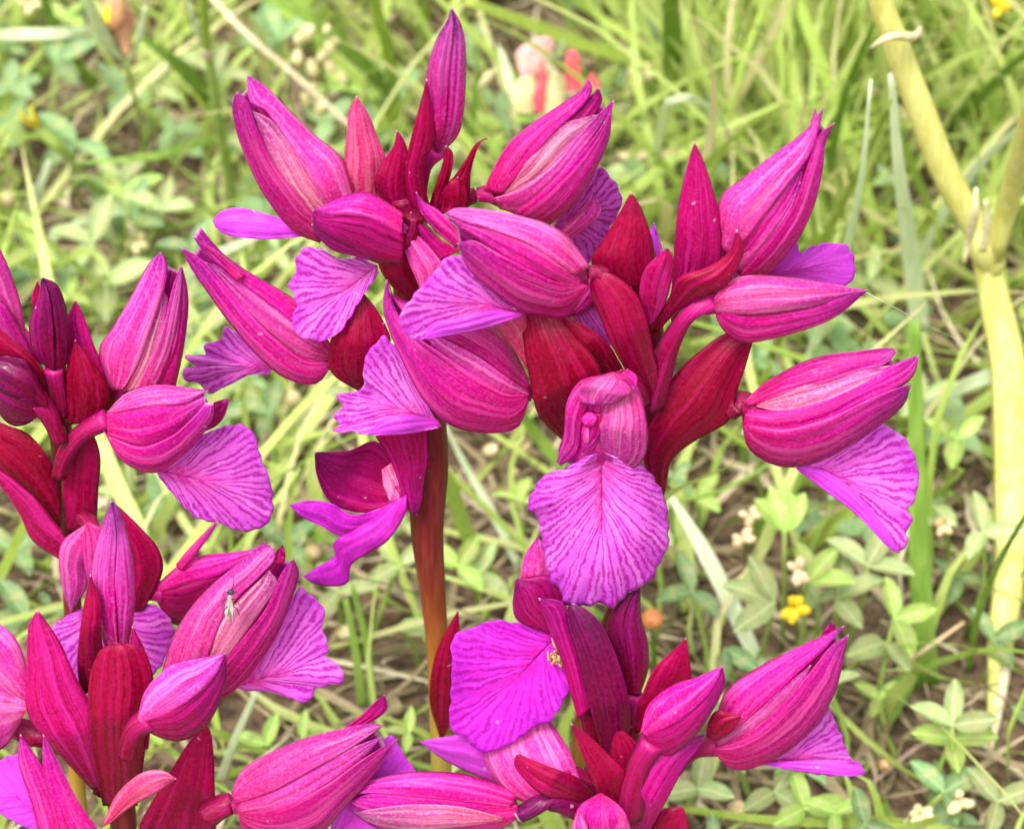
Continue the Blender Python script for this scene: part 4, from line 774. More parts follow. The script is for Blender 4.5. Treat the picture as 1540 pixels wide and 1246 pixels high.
# clover sprigs one can pick out
u = np.linspace(0, 1, 9); wv = .225*np.sin(math.pi*u**.92)**.62
def leaflet_mesh(mat):
    V = []; F = []
    for i in range(9):
        for s in (-1, -.5, 0, .5, 1): V.append((u[i], s*wv[i], .05*math.sin(u[i]*3)+.5*wv[i]*abs(s)**1.4))
    for i in range(8):
        for j in range(4): F.append((i*5+j, i*5+j+1, (i+1)*5+j+1, (i+1)*5+j))
    me = bpy.data.meshes.new('leaflet'); me.from_pydata(V, [], F); me.materials.append(M[mat]); me.polygons.foreach_set('use_smooth', [True]*len(F)); return me
LM = {k: leaflet_mesh(k) for k in ('clover', 'clovery', 'cloverd')}
def sprig(px, py, h, size_px, rot, label, mat='clover', group=None, nleaf=3, spread=2.1, world=None, tilt=None, name='clover_sprig'):
    j = Gw(px, py, h) if world is None else np.array(world); dist = float((j-CAM)@FW); S = 1.12*size_px*KPX*dist/F0
    foot = np.array([j[0]+random.uniform(-.006, .006), j[1]+random.uniform(-.004, .01), ground_z(j[0], j[1])])
    e = empty(name, foot, label, 'clover', group)
    mid = (foot+j)/2+np.array([random.uniform(-.003, .003), 0, 0])
    tube_w('stalk', [foot, mid, j], [.0006, .0005, .0004], 'stalk', e, nu=5, ns=5)
    nrm = Vector((0, -.45 if tilt is None else tilt, 1)).normalized(); base = Vector((0, 0, 1)).rotation_difference(nrm)
    from mathutils import Quaternion
    for k in range(nleaf):
        a = rot+(k-(nleaf-1)/2)*spread+random.uniform(-.12, .12)
        o = bpy.data.objects.new('leaflet', LM[mat]); o.rotation_mode = 'QUATERNION'
        o.rotation_quaternion = base @ Quaternion((0, 0, 1), a) @ Quaternion((0, 1, 0), -random.uniform(.05, .4)) @ Quaternion((1, 0, 0), random.uniform(-.25, .25))
        o.location = Vector(j-foot); s = S*random.uniform(.88, 1.1); o.scale = (s, s*random.uniform(.9, 1.1), s)
        C.objects.link(o); o.parent = e
    return e
random.seed(5)
HERO = [
 (1478, 800, .030, 66, -.2, 'grey-green clover sprig overlapping the yellow stem at the right', 'clover', 3, 2.0),
 (1305, 850, .028, 66, 1.1, 'clover sprig with a round upright leaflet right of the yellow flowers', 'clover', 3, 1.4),
 (1165, 905, .026, 74, 2.9, 'clover sprig whose leaflets lie just left of the yellow flower cluster', 'clover', 3, .9),
 (1215, 875, .026, 64, .9, 'fresh green clover sprig between the yellow flower cluster and the orange one above it', 'clovery', 3, 1.0),
 (1258, 900, .022, 66, .2, 'clover sprig just right of the yellow flower cluster', 'clover', 3, 1.2),
 (1345, 930, .024, 60, .3, 'clover sprig with yellow-green leaflets above the lower right hood tip', 'clovery', 3, 1.5),
 (1330, 965, .018, 66, -1.9, 'dark clover sprig with one broad drooping leaflet right of the lower right hood', 'clover', 2, 1.5),
 (1432, 1090, .022, 66, 1.4, 'four-pointed clover sprig at the foot of the yellow stem', 'clover', 3, 1.5),
 (1432, 1110, .016, 60, -1.6, 'clover sprig just below the one at the foot of the yellow stem', 'clovery', 3, 1.6),
 (690, 852, .014, 54, .9, 'clover sprig right beside the red-brown stem of the tall orchid', 'clovery', 3, 1.7),
 (705, 870, .010, 60, .2, 'clover sprig a little lower right of the one beside the red-brown stem', 'clover', 2, 1.4),
 (600, 940, .010, 52, -.3, 'small clover leaf left of the red-brown stem', 'clover', 1, 1),
 (600, 850, .012, 54, 2.2, 'clover sprig partly hidden behind the purple wings of the lowest open flower', 'clover', 3, 1.6),
 (195, 745, .016, 52, 2.4, 'clover sprig below the striped lip of the far left orchid', 'clover', 2, 1.6),
 (40, 930, .014, 66, 2.8, 'broad pale clover leaf at the left edge beside the frilled pink flower', 'cloverd', 2, 1.2),
 (25, 830, .014, 60, .8, 'dark clover sprig at the left edge below the far left bracts', 'cloverd', 3, 1.8),
 (400, 1120, .010, 48, 2.0, 'small fresh clover sprig above the lowest left hood', 'clovery', 2, 1.5),
 (455, 1112, .010, 44, .6, 'small fresh clover sprig next to the tip of the lowest left hood', 'clovery', 2, 1.5),
 (1085, 1110, .012, 62, .4, 'clover sprig below the lower right hood beside its stalk', 'cloverd', 3, 1.5),
 (1050, 1185, .012, 62, 1.4, 'clover sprig at the bottom right of the dark bracts', 'clover', 3, 1.9),
 (1165, 1190, .012, 62, -.8, 'clover sprig under the dark gap at the bottom', 'clover', 3, 1.8),
 (1210, 1215, .014, 60, 1.8, 'clover sprig at the bottom edge right of the dark gap', 'clovery', 3, 1.8),
 (1420, 1190, .012, 60, .6, 'clover sprig at the lower right beside the yellow bud', 'cloverd', 3, 1.9),
 (1500, 1205, .012, 60, 2.3, 'clover sprig in the bottom right corner', 'clover', 3, 2.0),
 (1090, 975, .016, 60, -1.2, 'long clover leaflet left of the lower right hood tip', 'cloverd', 2, 1.0),
 (1040, 890, .018, 58, -2.6, 'clover sprig left of the long pale grass blade', 'cloverd', 3, 1.7),
 (85, 95, .03, 62, .4, 'blue-green leafy sprig left of the rusty bud', 'cloverd', 3, 1.4),
 (115, 215, .02, 66, -2.2, 'blue-green leafy sprig below the rusty bud', 'cloverd', 3, 1.5),
 (140, 365, .02, 66, 2.9, 'pale clover sprig left of the long thin stalk', 'clover', 3, 1.6),
 (245, 315, .022, 52, 1.4, 'narrow clover sprig at the foot of the long thin stalk', 'clover', 3, 1.5),
 (185, 300, .02, 58, .6, 'fresh clover sprig between the bent pod and the long thin stalk', 'clovery', 3, 1.5),
 (325, 110, .022, 52, 1.3, 'clover sprig behind the jointed grass stem at the top left', 'clover', 3, 1.6),
 (225, 125, .02, 60, -.1, 'pale clover leaf right of the rusty bud stalk', 'clover', 2, 1.3),
 (420, 60, .025, 66, 2.0, 'dark clover sprig behind the pale seed cluster', 'cloverd', 3, 1.6),
 (160, 430, .014, 70, .3, 'pale clover sprig above the upright hood of the far left orchid', 'clover', 3, 1.7),
 (175, 370, .016, 54, 2.4, 'round clover leaf left of the dangling pod of pale petals', 'clover', 1, 1.7),
 (350, 580, .012, 62, -.6, 'clover sprig under the left hood of the tall orchid', 'clover', 3, 1.8),
 (300, 500, .012, 70, 2.3, 'clover sprig between the far left orchid and the tall orchid', 'clover', 3, 1.7),
 (330, 545, .012, 60, 1.0, 'dark clover sprig below the violet lip left of the tall orchid', 'cloverd', 3, 1.7),
 (430, 820, .012, 50, .8, 'clover sprig left of the lowest open flower', 'cloverd', 3, 1.7),
 (1440, 660, .03, 52, 2.6, 'clover sprig behind the yellow stem in the middle of the right side', 'clovery', 3, 1.8),
 (1180, 800, .028, 60, 1.6, 'narrow-leaved fresh sprig above the orange flower', 'clovery', 4, .4),
 (1405, 760, .024, 54, -1.6, 'small clover leaf hanging left of the grey-green sprig', 'clover', 2, 1.2),
]
for px, py, h, s, rot, lab, mt, nl, sp in HERO: sprig(px, py, h, s, rot, lab, mt, None, nl, sp)
r = random.Random(11)
for i in range(64):
    px = r.choice([r.uniform(-40, 640), r.uniform(600, 1560), r.uniform(-20, 420), r.uniform(950, 1540)]); py = r.uniform(-30, 1270) if px < 700 else r.uniform(380, 1270)
    kd = r.choice(['clover', 'clovery', 'cloverd']); tone = {'clover': 'pale grey-green', 'clovery': 'fresh yellow-green', 'cloverd': 'dark green'}[kd]
    wh = ('left' if px < 420 else 'middle' if px < 950 else 'right')+' part of the '+('upper' if py < 420 else 'centre' if py < 830 else 'lower')+' meadow'
    sprig(px, py, r.uniform(.008, .024), r.uniform(34, 58), r.uniform(0, 6.28), 'small '+tone+' clover sprig low in the '+wh, kd, 'small '+tone+' clover sprigs in the '+wh, 3, r.uniform(1.6, 2.1), tilt=r.uniform(-.9, 0))

# single blades, stalks and stems
def blade(label, pts, wpx, mat='blade', name='grass_blade', cat='grass blade', fold=.3, n=24, twist=0.):
    W0 = [Gw(*p) for p in pts]; c = crom([tuple(p) for p in W0], n)
    dist = (c-CAM)@FW; w = np.interp(np.linspace(0, 1, n), np.linspace(0, 1, len(wpx)), wpx)*KPX*dist/F0/2
    t = np.gradient(c, axis=0); view = c-CAM; s = np.cross(t, view); s /= np.linalg.norm(s, axis=1, keepdims=True)
    nn = np.cross(s, t); nn /= np.linalg.norm(nn, axis=1, keepdims=True)
    nn = nn*np.sign((nn*(-view)).sum(1))[:, None]
    th = np.linspace(-1, 1, 5)
    a = .35+twist*np.linspace(0, 1, n)
    sd = s*np.cos(a)[:, None]+nn*np.sin(a)[:, None]
    P = c[:, None]+sd[:, None]*(th[None, :, None]*w[:, None, None])/math.cos(.35)+nn[:, None]*(np.abs(th)[None, :, None]*w[:, None, None]*fold)
    UV = np.stack(np.broadcast_arrays(th[None]*3, np.linspace(0, 1, n)[:, None]), -1)
    base = W0[0]
    V, F, uv = grid_sheet(P, UV, .00025)
    o = mesh(name, V, F, mat, None, uv, loc=base); tag(o, label, cat); return o
BL = [
 ('pale silvery grass blade standing just left of the yellow stem', [(1384, 500, .03), (1372, 400, .05), (1352, 250, .08), (1340, 110, .10)], [28, 28, 20, 10], 'bladel'),
 ('broad mid green blade rising between the violet lip and the yellow stem', [(1398, 1030, 0), (1385, 880, .02), (1378, 640, .05), (1376, 480, .07)], [32, 32, 26, 14], 'blade'),
 ('long pale blade slanting down to the tip of the lower right hood', [(1150, 1020, .005), (1115, 940, .012), (1060, 830, .022), (1005, 740, .03)], [18, 26, 24, 8], 'bladel'),
 ('bent blade folded over like a hook above the bright magenta bract', [(985, 250, .03), (995, 190, .055), (1010, 150, .07), (1040, 150, .068), (1080, 172, .055), (1098, 215, .04)], [10, 14, 14, 12, 9, 4], 'bladel'),
 ('broad dark green blade upright at the top centre right', [(1012, 170, 0), (1012, 90, .03), (1010, 0, .07), (1012, -80, .09)], [26, 30, 28, 20], 'blade'),
 ('long green blade crossing from the top centre down to the right', [(1110, 170, .01), (1010, 110, .025), (870, 65, .04), (700, 0, .06)], [12, 18, 20, 14], 'bladey'),
 ('long thin blade slanting behind the pink and white flower', [(1120, 150, .02), (1000, 90, .03), (880, 10, .04), (840, -30, .05)], [6, 10, 12, 8], 'bladey'),
 ('wide green blade arching across behind the pale seed cluster', [(600, 150, .01), (540, 90, .03), (470, 30, .045), (380, -20, .055)], [20, 24, 20, 12], 'blade'),
 ('yellow-green blade curving down behind the pale seed cluster', [(595, 220, 0), (592, 130, .025), (580, 60, .045), (560, -10, .07)], [14, 18, 18, 12], 'bladey'),
 ('straight green blade running level across the upper left', [(420, 205, .015), (320, 210, .022), (230, 235, .028), (120, 245, .03)], [8, 13, 14, 5], 'blade'),
 ('broad soft green blade at the top left corner running to the right', [(-20, 55, .03), (40, 52, .035), (100, 50, .035), (160, 42, .03)], [12, 18, 16, 6], 'bladel'),
 ('pale flat blade pointing down at the left edge below the bent pod', [(20, 380, .0), (40, 330, .012), (60, 280, .024), (75, 240, .03)], [8, 20, 20, 5], 'bladel'),
 ('pale narrow blade curving up from the far left hood', [(30, 400, .005), (90, 350, .014), (150, 325, .02), (190, 322, .02)], [14, 15, 11, 4], 'bladel'),
 ('green blade slanting from the left edge up towards the rusty bud', [(-10, 160, .01), (60, 110, .02), (130, 70, .03)], [14, 14, 6], 'blade'),
 ('green blade slanting down from the top left to the jointed stem', [(330, 160, .01), (270, 100, .03), (200, 45, .045)], [26, 24, 8], 'blade'),
 ('thin blade slanting between the two left orchids', [(255, 470, .0), (300, 400, .015), (420, 340, .025)], [16, 16, 6], 'bladel'),
 ('green blade lying level behind the wings of the lowest open flower', [(400, 785, .004), (440, 795, .01), (500, 812, .014), (520, 825, .01)], [14, 16, 12, 4], 'blade'),
 ('thin blade running down right from behind the left lower hood', [(780, 850, 0), (740, 770, .01), (700, 700, .02), (670, 640, .03)], [12, 12, 10, 5], 'bladel'),
 ('blade curving out beneath the left lower hood', [(860, 720, .004), (820, 670, .012), (790, 630, .02), (760, 590, .03)], [18, 18, 14, 8], 'blade'),
 ('thin green stalk crossing below the broad right bract', [(1005, 755, .02), (1060, 745, .024), (1120, 720, .028), (1180, 680, .03)], [6, 6, 6, 4], 'blade'),
 ('wide green blade leaning right below the right hood', [(1120, 820, .0), (1160, 770, .012), (1200, 720, .02), (1240, 660, .03)], [18, 24, 22, 8], 'blade'),
 ('wide yellow-green blade leaning right above the yellow flowers', [(1190, 840, .0), (1240, 800, .01), (1300, 750, .018), (1340, 700, .024)], [24, 30, 22, 6], 'bladey'),
 ('thin green blade leaning across the bottom of the yellow stem', [(1455, 1010, .0), (1470, 930, .02), (1500, 850, .04), (1545, 770, .06)], [9, 10, 9, 6], 'blade'),
 ('pale blade slanting up to the right edge beside the yellow stem', [(1380, 620, .015), (1430, 590, .025), (1490, 565, .03), (1560, 545, .035)], [14, 20, 22, 16], 'bladel'),
 ('pale blade slanting behind the joint of the yellow stem', [(1360, 440, .01), (1420, 320, .04), (1480, 240, .06), (1560, 170, .08)], [9, 14, 14, 6], 'bladel'),
 ('broad green blade leaning right at the upper right corner', [(1400, 210, .0), (1460, 160, .03), (1520, 100, .055), (1570, 60, .07)], [12, 18, 16, 8], 'blade'),
 ('long bright blade fanning up left of the yellow stem', [(1150, 560, .0), (1220, 400, .04), (1300, 240, .08), (1340, 150, .10)], [10, 14, 12, 5], 'bladey'),
 ('long pale blade fanning up right of the upper right hood', [(1180, 620, .0), (1240, 480, .03), (1290, 300, .08), (1310, 120, .11)], [12, 16, 13, 5], 'bladel'),
 ('thin green blade fanning up behind the upper right hood', [(1240, 340, .0), (1250, 240, .03), (1275, 130, .06), (1330, 0, .09)], [10, 14, 12, 6], 'blade'),
 ('thin upright green stalk left of the red-brown stem', [(545, 1060, .0), (535, 980, .01), (520, 900, .02)], [12, 12, 9], 'blade'),
 ('second upright green stalk left of the red-brown stem', [(560, 1060, .0), (552, 970, .01), (530, 880, .022)], [12, 11, 8], 'blade'),
 ('thin pale stalk slanting above the lowest left hood', [(330, 1180, .0), (350, 1120, .012), (385, 1040, .024)], [14, 12, 8], 'bladel'),
 ('green blade level along the bottom right edge', [(1020, 1215, .01), (1150, 1232, .012), (1300, 1240, .012), (1430, 1245, .01)], [9, 14, 14, 8], 'bladey'),
 ('upright fresh blade at the lower right beside the clover', [(1390, 1000, .0), (1330, 1100, -.002), (1300, 1160, -.003)], [8, 9, 5], 'blade'),
 ('narrow blade curling beside the top violet bud', [(700, 330, .01), (706, 230, .03), (716, 120, .05), (712, 60, .06)], [8, 11, 10, 4], 'blade'),
 ('broad upright blade behind the dangling left pods', [(150, 140, .0), (90, 60, .03), (60, -20, .05)], [14, 20, 14], 'blade'),
]
for lab, pts, w, mt in BL: blade(lab, pts, w, mt)
blade('straight dry straw slanting down behind the upper left hood', [(545, 205, .02), (440, 110, .035), (370, 50, .045), (300, -25, .055)], [5, 7, 9, 10], 'straw', 'dry_straw', 'straw')
blade('reddish dry stalk upright behind the bright magenta bract', [(1105, 320, .02), (1100, 250, .04), (1092, 190, .05)], [16, 9, 4], 'twig', 'dry_stalk', 'stalk')
blade('orange-brown dry blade at the foot of the yellow stem', [(1350, 1005, .004), (1400, 970, .01), (1450, 935, .014)], [5, 7, 4], 'tan', 'withered_grass', 'grass blade')
blade('tan dry blade lying behind the right tip of the upper centre flower', [(1060, 235, .01), (1000, 232, .014), (930, 234, .014)], [18, 16, 8], 'tan', 'withered_grass', 'grass blade')
blade('pale twig crossing between the red-brown stem and the large lip', [(830, 840, .002), (760, 790, .006), (690, 740, .008), (660, 715, .008)], [7, 8, 8, 6], 'twig', 'dry_twig', 'twig')
blade('thin reddish twig just above the pale twig', [(830, 800, .004), (760, 760, .008), (690, 715, .01)], [4, 5, 3], 'twig', 'dry_twig', 'twig')
blade('grey twig lying at the lower right among the clover', [(1310, 1180, .001), (1370, 1130, .003), (1430, 1095, .005)], [5, 7, 5], 'twig', 'dry_twig', 'twig')
blade('thin brown stalk sloping down left of the crimson bract of the tall orchid', [(415, 680, .003), (450, 640, .01), (490, 580, .02), (520, 545, .03)], [11, 12, 11, 8], 'sheath', 'dry_stalk', 'stalk')
blade('grey twig left of the red-brown stem', [(650, 930, .001), (610, 895, .003), (570, 870, .004)], [14, 12, 8], 'twig', 'dry_twig', 'twig')

def gtube(name, pts, wpx, mat, parent=None, loc=None, **k):
    W0 = [Gw(*p) for p in pts]; r = [w/2*KPX*float((p-CAM)@FW)/F0 for w, p in zip(wpx, W0)]
    return tube_w(name, W0, r, mat, parent, loc=loc, **k)
def g_root(name, px, py, lab, cat, h=0):
    p = Gw(px, py, h); p[2] = 0 if h == 0 else p[2]; return empty(name, p, lab, cat)
# tall yellow dying stem on the right
ys = g_root('dying_stem', 1492, 1075, 'thick yellow dying stem with a swollen joint and a side branch at the right', 'plant stem')
gtube('stem', [(1310, -40, .125), (1345, 60, .112), (1385, 165, .098), (1425, 265, .084), (1478, 360, .070)], [34, 42, 44, 44, 40], 'ystem', ys, nu=20, rib=.05)
gtube('branch', [(1565, 100, .12), (1540, 210, .10), (1515, 310, .08), (1492, 385, .068)], [26, 30, 32, 34], 'ystem', ys, nu=14, rib=.05)
gtube('joint', [(1468, 340, .073), (1478, 370, .070), (1492, 400, .065)], [36, 47, 44], 'ystem', ys, nu=10)
patch_pts = [(1476, 365, .070), (1500, 470, .056), (1516, 560, .046), (1520, 700, .030), (1518, 850, .016), (1505, 960, .007), (1492, 1075, .0)]
W0 = [Gw(*p) for p in patch_pts]; 
gtube('lower_stem', patch_pts, [36, 50, 54, 52, 48, 42, 16], 'ystem', ys, nu=40, rib=.08, flat=.9)
gtube('sheath', [(1468, 282, .088), (1466, 320, .083), (1456, 365, .075), (1450, 395, .071)], [6, 15, 14, 6], 'sheath', ys, nu=14, flat=.45)
gtube('sheath', [(1482, 300, .086), (1484, 340, .08), (1478, 378, .074)], [6, 14, 10], 'sheath', ys, nu=12, flat=.45)
gtube('sheath', [(1310, 72, .114), (1330, 58, .116), (1352, 54, .116), (1375, 55, .114), (1385, 40, .113)], [5, 12, 16, 12, 4], 'sheath', ys, nu=14)
gtube('dry_tip', [(1515, 995, .006), (1505, 1050, .002), (1490, 1130, -.003)], [14, 16, 4], 'straw', ys, nu=10, flat=.4)
# jointed grass stem, upper left
js = g_root('jointed_grass_stem', 352, 320, 'bright green grass stem with a joint standing at the upper left', 'grass stem')
gtube('stem', [(352, 330, .0), (345, 270, .015), (330, 190, .035), (318, 110, .055), (312, 78, .062)], [18, 18, 17, 15, 14], 'stalk', js, nu=24)
gtube('upper_stem', [(312, 80, .062), (308, 30, .074), (305, -40, .09)], [13, 15, 15], 'bladey', js, nu=12)
gtube('joint', [(313, 88, .060), (312, 79, .062), (311, 72, .064)], [16, 20, 15], 'sheath', js, nu=6)
gtube('sheath_leaf', [(309, 76, .063), (298, 50, .07), (285, 5, .08)], [7, 10, 4], 'bladel', js, nu=10, flat=.4)
# rusty bud on a thin stalk
rb = g_root('budding_flower', 232, 300, 'closed rusty red bud on a long thin stalk at the top left', 'flower bud')
gtube('stalk', [(232, 300, 0), (218, 220, .02), (203, 150, .038), (190, 92, .052)], [6, 7, 7, 8], 'stalk', rb, nu=16, ns=7)
for (x, y, sx, sy, m, hh) in [(188, 38, 15, 30, 'rust', .062), (172, 15, 18, 32, 'rust', .068), (162, 22, 7, 14, 'yellow', .071), (190, 62, 9, 22, 'rust', .06)]:
    p = Gw(x, y, hh); s = KPX*float((p-CAM)@FW)/F0; ball('bud_petal', p, sx*s, m, rb, stretch=(1, 1, sy/sx), axis=UP, wob=.03)
gtube('bract_leaf', [(186, 92, .053), (160, 65, .06), (142, 25, .07), (128, -20, .08)], [8, 28, 20, 8], 'bladel', rb, nu=16, flat=.35)
gtube('bract_leaf', [(192, 92, .053), (208, 60, .06), (218, 10, .07)], [6, 10, 5], 'bladel', rb, nu=12, flat=.35)
# bent green pod with yellow tip
bp = g_root('bent_pod', 255, 345, 'bent green pod with a yellow forked tip at the left', 'plant pod')
gtube('stalk', [(255, 348, 0), (190, 310, .012), (140, 280, .022), (108, 240, .032)], [20, 22, 12, 9], 'stalk', bp, nu=18)
gtube('pod', [(108, 240, .032), (85, 218, .038), (60, 195, .042), (45, 175, .046)], [10, 18, 20, 8], 'stalk', bp, nu=14)
gtube('pod_tip', [(50, 190, .043), (38, 180, .047), (27, 164, .05)], [9, 9, 2], 'yellow', bp, nu=8)
gtube('pod_tip', [(58, 190, .043), (52, 175, .047), (44, 158, .05)], [9, 9, 2], 'yellow', bp, nu=8)
# pale seed cluster
pc = g_root('pale_flower_spike', 510, 240, 'spike of many small cream seed pods at the top left of the tall bud', 'flower spike')
gtube('stalk', [(510, 245, 0), (500, 170, .015), (480, 100, .03), (465, 45, .045)], [7, 7, 7, 5], 'stalk', pc, nu=16, ns=7)
for (x, y, s_) in [(462, 50, 15), (448, 88, 12), (470, 103, 13), (495, 72, 12), (496, 98, 12), (515, 118, 9), (472, 132, 10), (460, 150, 11), (482, 162, 12), (486, 193, 11), (492, 45, 8), (505, 62, 7), (448, 60, 9), (484, 84, 10)]:
    hh = .045-(y-45)*.0002; p = Gw(x, y, hh); s = KPX*float((p-CAM)@FW)/F0
    f_ = ball('seed_pod', p, s_*s, 'cream', pc, nu=8, ns=9, stretch=(.8, .8, 1.25), axis=(random.uniform(-.6, .6), random.uniform(-.5, .3), 1), wob=.08)
    tube_w('pedicel', [Gw(480+(x-480)*.3, y+18, hh-.004), p], [.0003, .0003], 'stalk', f_, nu=3, ns=5)
# pink and white vetch
D0_keep = D0[0]
def bgset(px, py, h):
    d = float((Gw(px, py, h)-CAM)@FW)*1000-300; D0[0] = d-SLOPE*(py-623)
vf = g_root('vetch_flower', 830, 260, 'pink, cream and red vetch flower head with pale leaves behind the top flowers', 'wild flower')
ZF['v'] = (680, 0, .2648); bgset(820, 110, .05)
gtube('stalk', [(830, 262, 0), (826, 200, .02), (824, 150, .042)], [9, 10, 12], 'stalk', vf, nu=10)
patch('petal', vf, 'v', [(390, 440), (365, 340), (370, 290), (440, 235), (530, 205)], [(450, 460), (520, 380), (565, 300), (575, 230), (530, 205)], 'pinkwhite', [0, -1], .5, 5, label='pale pink banner petal')
patch('petal', vf, 'v', [(480, 640), (460, 560), (490, 430), (515, 350)], [(520, 640), (530, 540), (540, 430), (515, 350)], 'red', -2, .7, 4)
patch('petal', vf, 'v', [(640, 520), (635, 400), (640, 310), (690, 282)], [(740, 520), (730, 400), (715, 310), (690, 282)], 'red', -1, .7, 5, label='red petal standing upright')
patch('petal', vf, 'v', [(745, 500), (770, 440), (800, 415)], [(850, 560), (825, 450), (800, 415)], 'red', 0, .7, 4)
patch('calyx', vf, 'v', [(360, 640), (330, 540), (380, 450), (420, 420)], [(460, 650), (480, 560), (470, 440), (420, 420)], 'cream', 0, .9, 4)
patch('calyx', vf, 'v', [(530, 660), (530, 500), (560, 430), (590, 400)], [(620, 660), (640, 520), (640, 440), (590, 400)], 'cream', -1.5, .9, 4)
patch('calyx', vf, 'v', [(140, 490), (190, 410), (250, 390)], [(170, 510), (240, 430), (250, 390)], 'cream', 1, .9, 3)
for l_, r_, m_ in [([(250, 240), (290, 420), (340, 600)], [(300, 300), (350, 460), (340, 600)], 'bladel'), ([(360, 700), (370, 600), (380, 560)], [(470, 690), (440, 620), (380, 560)], 'clovery'),
                   ([(830, 430), (880, 390), (955, 365)], [(870, 520), (920, 470), (955, 365)], 'clovery'), ([(900, 640), (940, 590), (1015, 590)], [(930, 700), (990, 660), (1015, 590)], 'clover'),
                   ([(150, 650), (230, 660), (300, 720)], [(180, 740), (240, 740), (300, 720)], 'clovery'), ([(580, 320), (600, 250), (640, 215)], [(620, 320), (650, 270), (640, 215)], 'clover'),
                   ([(200, 900), (220, 800), (290, 740)], [(280, 880), (300, 800), (290, 740)], 'clovery'), ([(890, 950), (950, 930), (1020, 1010)], [(880, 1010), (950, 1050), (1020, 1010)], 'clover')]:
    patch('leaf', vf, 'v', l_, r_, m_, 1, .4, 4)
# yellow trefoils
def trefoil(px, py, h, lab, col, n=4, s0=13):
    e = g_root('trefoil_flower', px+4, py+40, lab, 'wild flower')
    gtube('stalk', [(px+4, py+42, 0), (px+2, py+18, h*.6), (px, py, h)], [6, 6, 6], 'stalk', e, nu=7, ns=6)
    rr = random.Random(int(px))
    for k in range(n):
        a = k*6.28/n+rr.random(); p = Gw(px+math.cos(a)*s0*.9, py+math.sin(a)*s0*.9, h+.001); s = KPX*float((p-CAM)@FW)/F0
        ball('petal', p, s0*s*rr.uniform(.7, 1), col, e, nu=7, ns=8, stretch=(.8, .8, 1.2), axis=(math.cos(a), -.4, -math.sin(a)+.6), wob=.1)
trefoil(1196, 915, .026, 'bright yellow trefoil flower cluster above the lower right hood', 'yellow', 5, 13)
trefoil(1200, 858, .028, 'faded orange-yellow trefoil flower above the bright yellow one', 'tan', 4, 12)
trefoil(1502, 10, .06, 'small yellow flower at the top right corner', 'yellow', 4, 10)
trefoil(1443, 1205, .014, 'small pale yellow flower bud at the lower right', 'cream', 3, 12)
trefoil(1128, 775, .02, 'tan withered flower head above another one right of the large lip', 'tan', 4, 10)
trefoil(1118, 808, .02, 'tan withered flower head below another one right of the large lip', 'tan', 4, 10)
trefoil(955, 60, .03, 'white fluffy seed head at the top beside the broad green blade', 'cream', 6, 12)
trefoil(965, 110, .028, 'white fluffy seed head below another one beside the broad green blade', 'cream', 5, 12)
trefoil(205, 365, .014, 'small white clover flower left of the violet lip', 'cream', 6, 10)
trefoil(1385, 1225, .012, 'pale clover flower head at the bottom right edge', 'cream', 6, 11)
trefoil(1420, 790, .024, 'small brownish clover head left of the grey-green clover sprig', 'tan', 5, 9)
trefoil(45, 5, .03, 'pale drooping flower at the top left corner', 'cream', 4, 11)
# husks and pebbles on the soil
for (px, py, s0, lab) in [(738, 676, 12, 'round tan seed husk under the left lower hood'), (787, 668, 13, 'larger tan seed husk next to the round one under the hood'), (775, 710, 8, 'smallest tan husk below the other two under the hood'),
                          (470, 830, 16, 'long tan husk beside the wing of the lowest open flower'), (12, 192, 14, 'tan bud at the left edge level with the bent pod'), (12, 300, 15, 'elongated tan bud at the left edge above the pink hood'),
                          (1108, 1215, 15, 'tan dry bud at the bottom below the lower right flower'), (440, 600, 16, 'cream seed pod under the left hood of the tall orchid'), (1180, 745, 10, 'pale husk lying right of the broad right bract'),
                          (520, 950, 14, 'cream husk right of the left striped lip'), (1475, 930, 12, 'white tuft of down beside the yellow stem'), (275, 745, 10, 'tan husk below the striped lip at the left'),
                          (1330, 1150, 12, 'brown round pellet in the litter at the lower right')]:
    p = Gw(px, py, .008); s = KPX*float((p-CAM)@FW)/F0
    m_ = 'cream' if 'cream' in lab or 'white' in lab else ('wither' if 'brown' in lab else 'tan')
    tag(ball('husk', p*0+np.array(p), s0*s, m_, None, nu=9, ns=10, stretch=(.8, .8, 1.15), axis=(random.uniform(-1, 1), -.3, .5), wob=.06, loc=p), lab, 'husk')
# orange snail shell
p = Gw(981, 930, .03); s = KPX*float((p-CAM)@FW)/F0
sn = empty('snail', p, 'small orange-brown snail shell beside the dark purple bud', 'snail')
ball('shell', p, 17*s, 'orange', sn, nu=14, ns=18, wob=.01, stretch=(1, 1, .9)); 
tube_w('shell_lip', [p+RX*(-8*s)+UP*8*s, p+RX*0-UP*2*s-FW*13*s, p+RX*10*s-UP*10*s-FW*6*s], [3*s, 4*s, 2*s], 'wither', sn, nu=8, ns=8)
tag(blade('thin grass stalk carrying the orange snail shell', [(985, 1010, .0), (983, 970, .015), (981, 944, .027)], [7, 7, 6], 'blade'), 'thin grass stalk carrying the orange snail shell', 'grass blade')
# silk thread
a_ = Pw(1301, 440, -12-8+2); D0[0] = 0; a_ = Pw(1303, 440, dep(440, -5)); b_ = Gw(1560, 548, .05)
th = tube_w('silk_thread', [a_, (a_+b_)/2-np.array([0, 0, .0015]), b_], [.000035, .000035, .000035], 'silk', None, nu=12, ns=5, loc=a_); tag(th, 'fine silk thread running from the right bud tip to the right edge', 'silk thread')
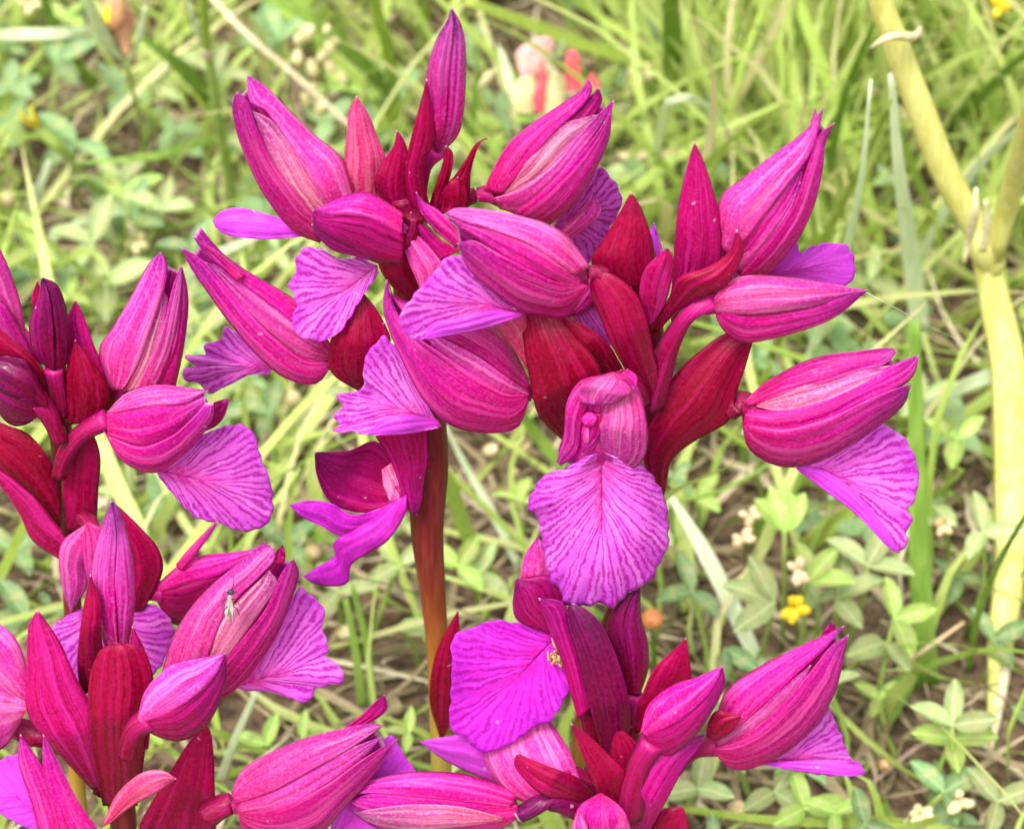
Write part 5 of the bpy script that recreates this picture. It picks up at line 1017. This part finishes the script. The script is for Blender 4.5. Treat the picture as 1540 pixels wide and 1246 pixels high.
# little insect on the pale hood of the bottom left orchid
D0[0] = -12
def D_(x, y, d): return Pw(x, y, dep(y, d))
q0 = (346, 905); ins = empty('insect', D_(346, 912, -15.5), 'tiny gnat with dark head and pale body on the pale pink hood', 'insect')
tube_w('body', [D_(347, 893, -16), D_(346, 905, -16), D_(346, 918, -15.6), D_(347, 932, -15.2)], [.00018, .00042, .00042, .00015], 'pale', ins, nu=10, ns=8)
ball('head', D_(347, 890, -16.2), .0004, 'dark', ins, wob=.02)
for sx in (-1, 1):
    for k, yy in enumerate((894, 902, 912)):
        tube_w('leg', [D_(347, yy, -16), D_(347+sx*8, yy-5+k*3, -16.6), D_(347+sx*13, yy+3+k*5, -15.4)], [.00008, .00007, .00005], 'dark', ins, nu=6, ns=5)
    patch('wing', ins, 'p', [(345+sx*2, 897), (345+sx*7, 915), (345+sx*5, 936)], [(346, 897), (346+sx*1, 915), (345+sx*5, 936)], 'pale', -16.4, .1, 2, nu=8, nv=5, th=.00005)
tube_w('antenna', [D_(349, 886, -16.3), D_(352, 874, -16.8), D_(350, 862, -17)], [.00006, .00005, .00004], 'dark', ins, nu=6, ns=5)
# withered tuft at the throat of the dark lip
D0[0] = -8; wt = empty('withered_tuft', Pw(838, 985, dep(985, -4)), 'small withered brown tuft on the dark purple lip', 'withered flower')
for k in range(22):
    x0, y0 = 838+random.uniform(-9, 9), 982+random.uniform(-14, 14)
    tube_w('thread', [Pw(x0, y0, dep(y0, -3.5)), Pw(x0+random.uniform(-7, 7), y0+random.uniform(-7, 7), dep(y0, -5)), Pw(x0+random.uniform(-11, 11), y0+random.uniform(-13, 13), dep(y0, -4.6))], [.0002, .00018, .0001], 'wither', wt, nu=6, ns=5)
# dark fly on the vetch flower
p = Gw(838, 90, .056); fl = empty('fly', p, 'small dark fly sitting on the pink and white vetch flower', 'fly')
ball('body', p, .0010, 'dark', fl, stretch=(.8, .8, 1.5), axis=(1, 0, .3), wob=.03); ball('head', p+RX*.0015+UP*.0004, .0006, 'dark', fl, wob=.02)
for sx in (-1, 1): tube_w('wing', [p+UP*.0006, p-RX*.0012+FW*sx*.001+UP*.0008, p-RX*.0026+FW*sx*.0014], [.0002, .0005, .0001], 'pale', fl, nu=7, ns=6, flat=.2)
print('objects', len(bpy.data.objects), 'tris', sum(len(o.data.polygons) for o in bpy.data.objects if o.type == 'MESH')*2)
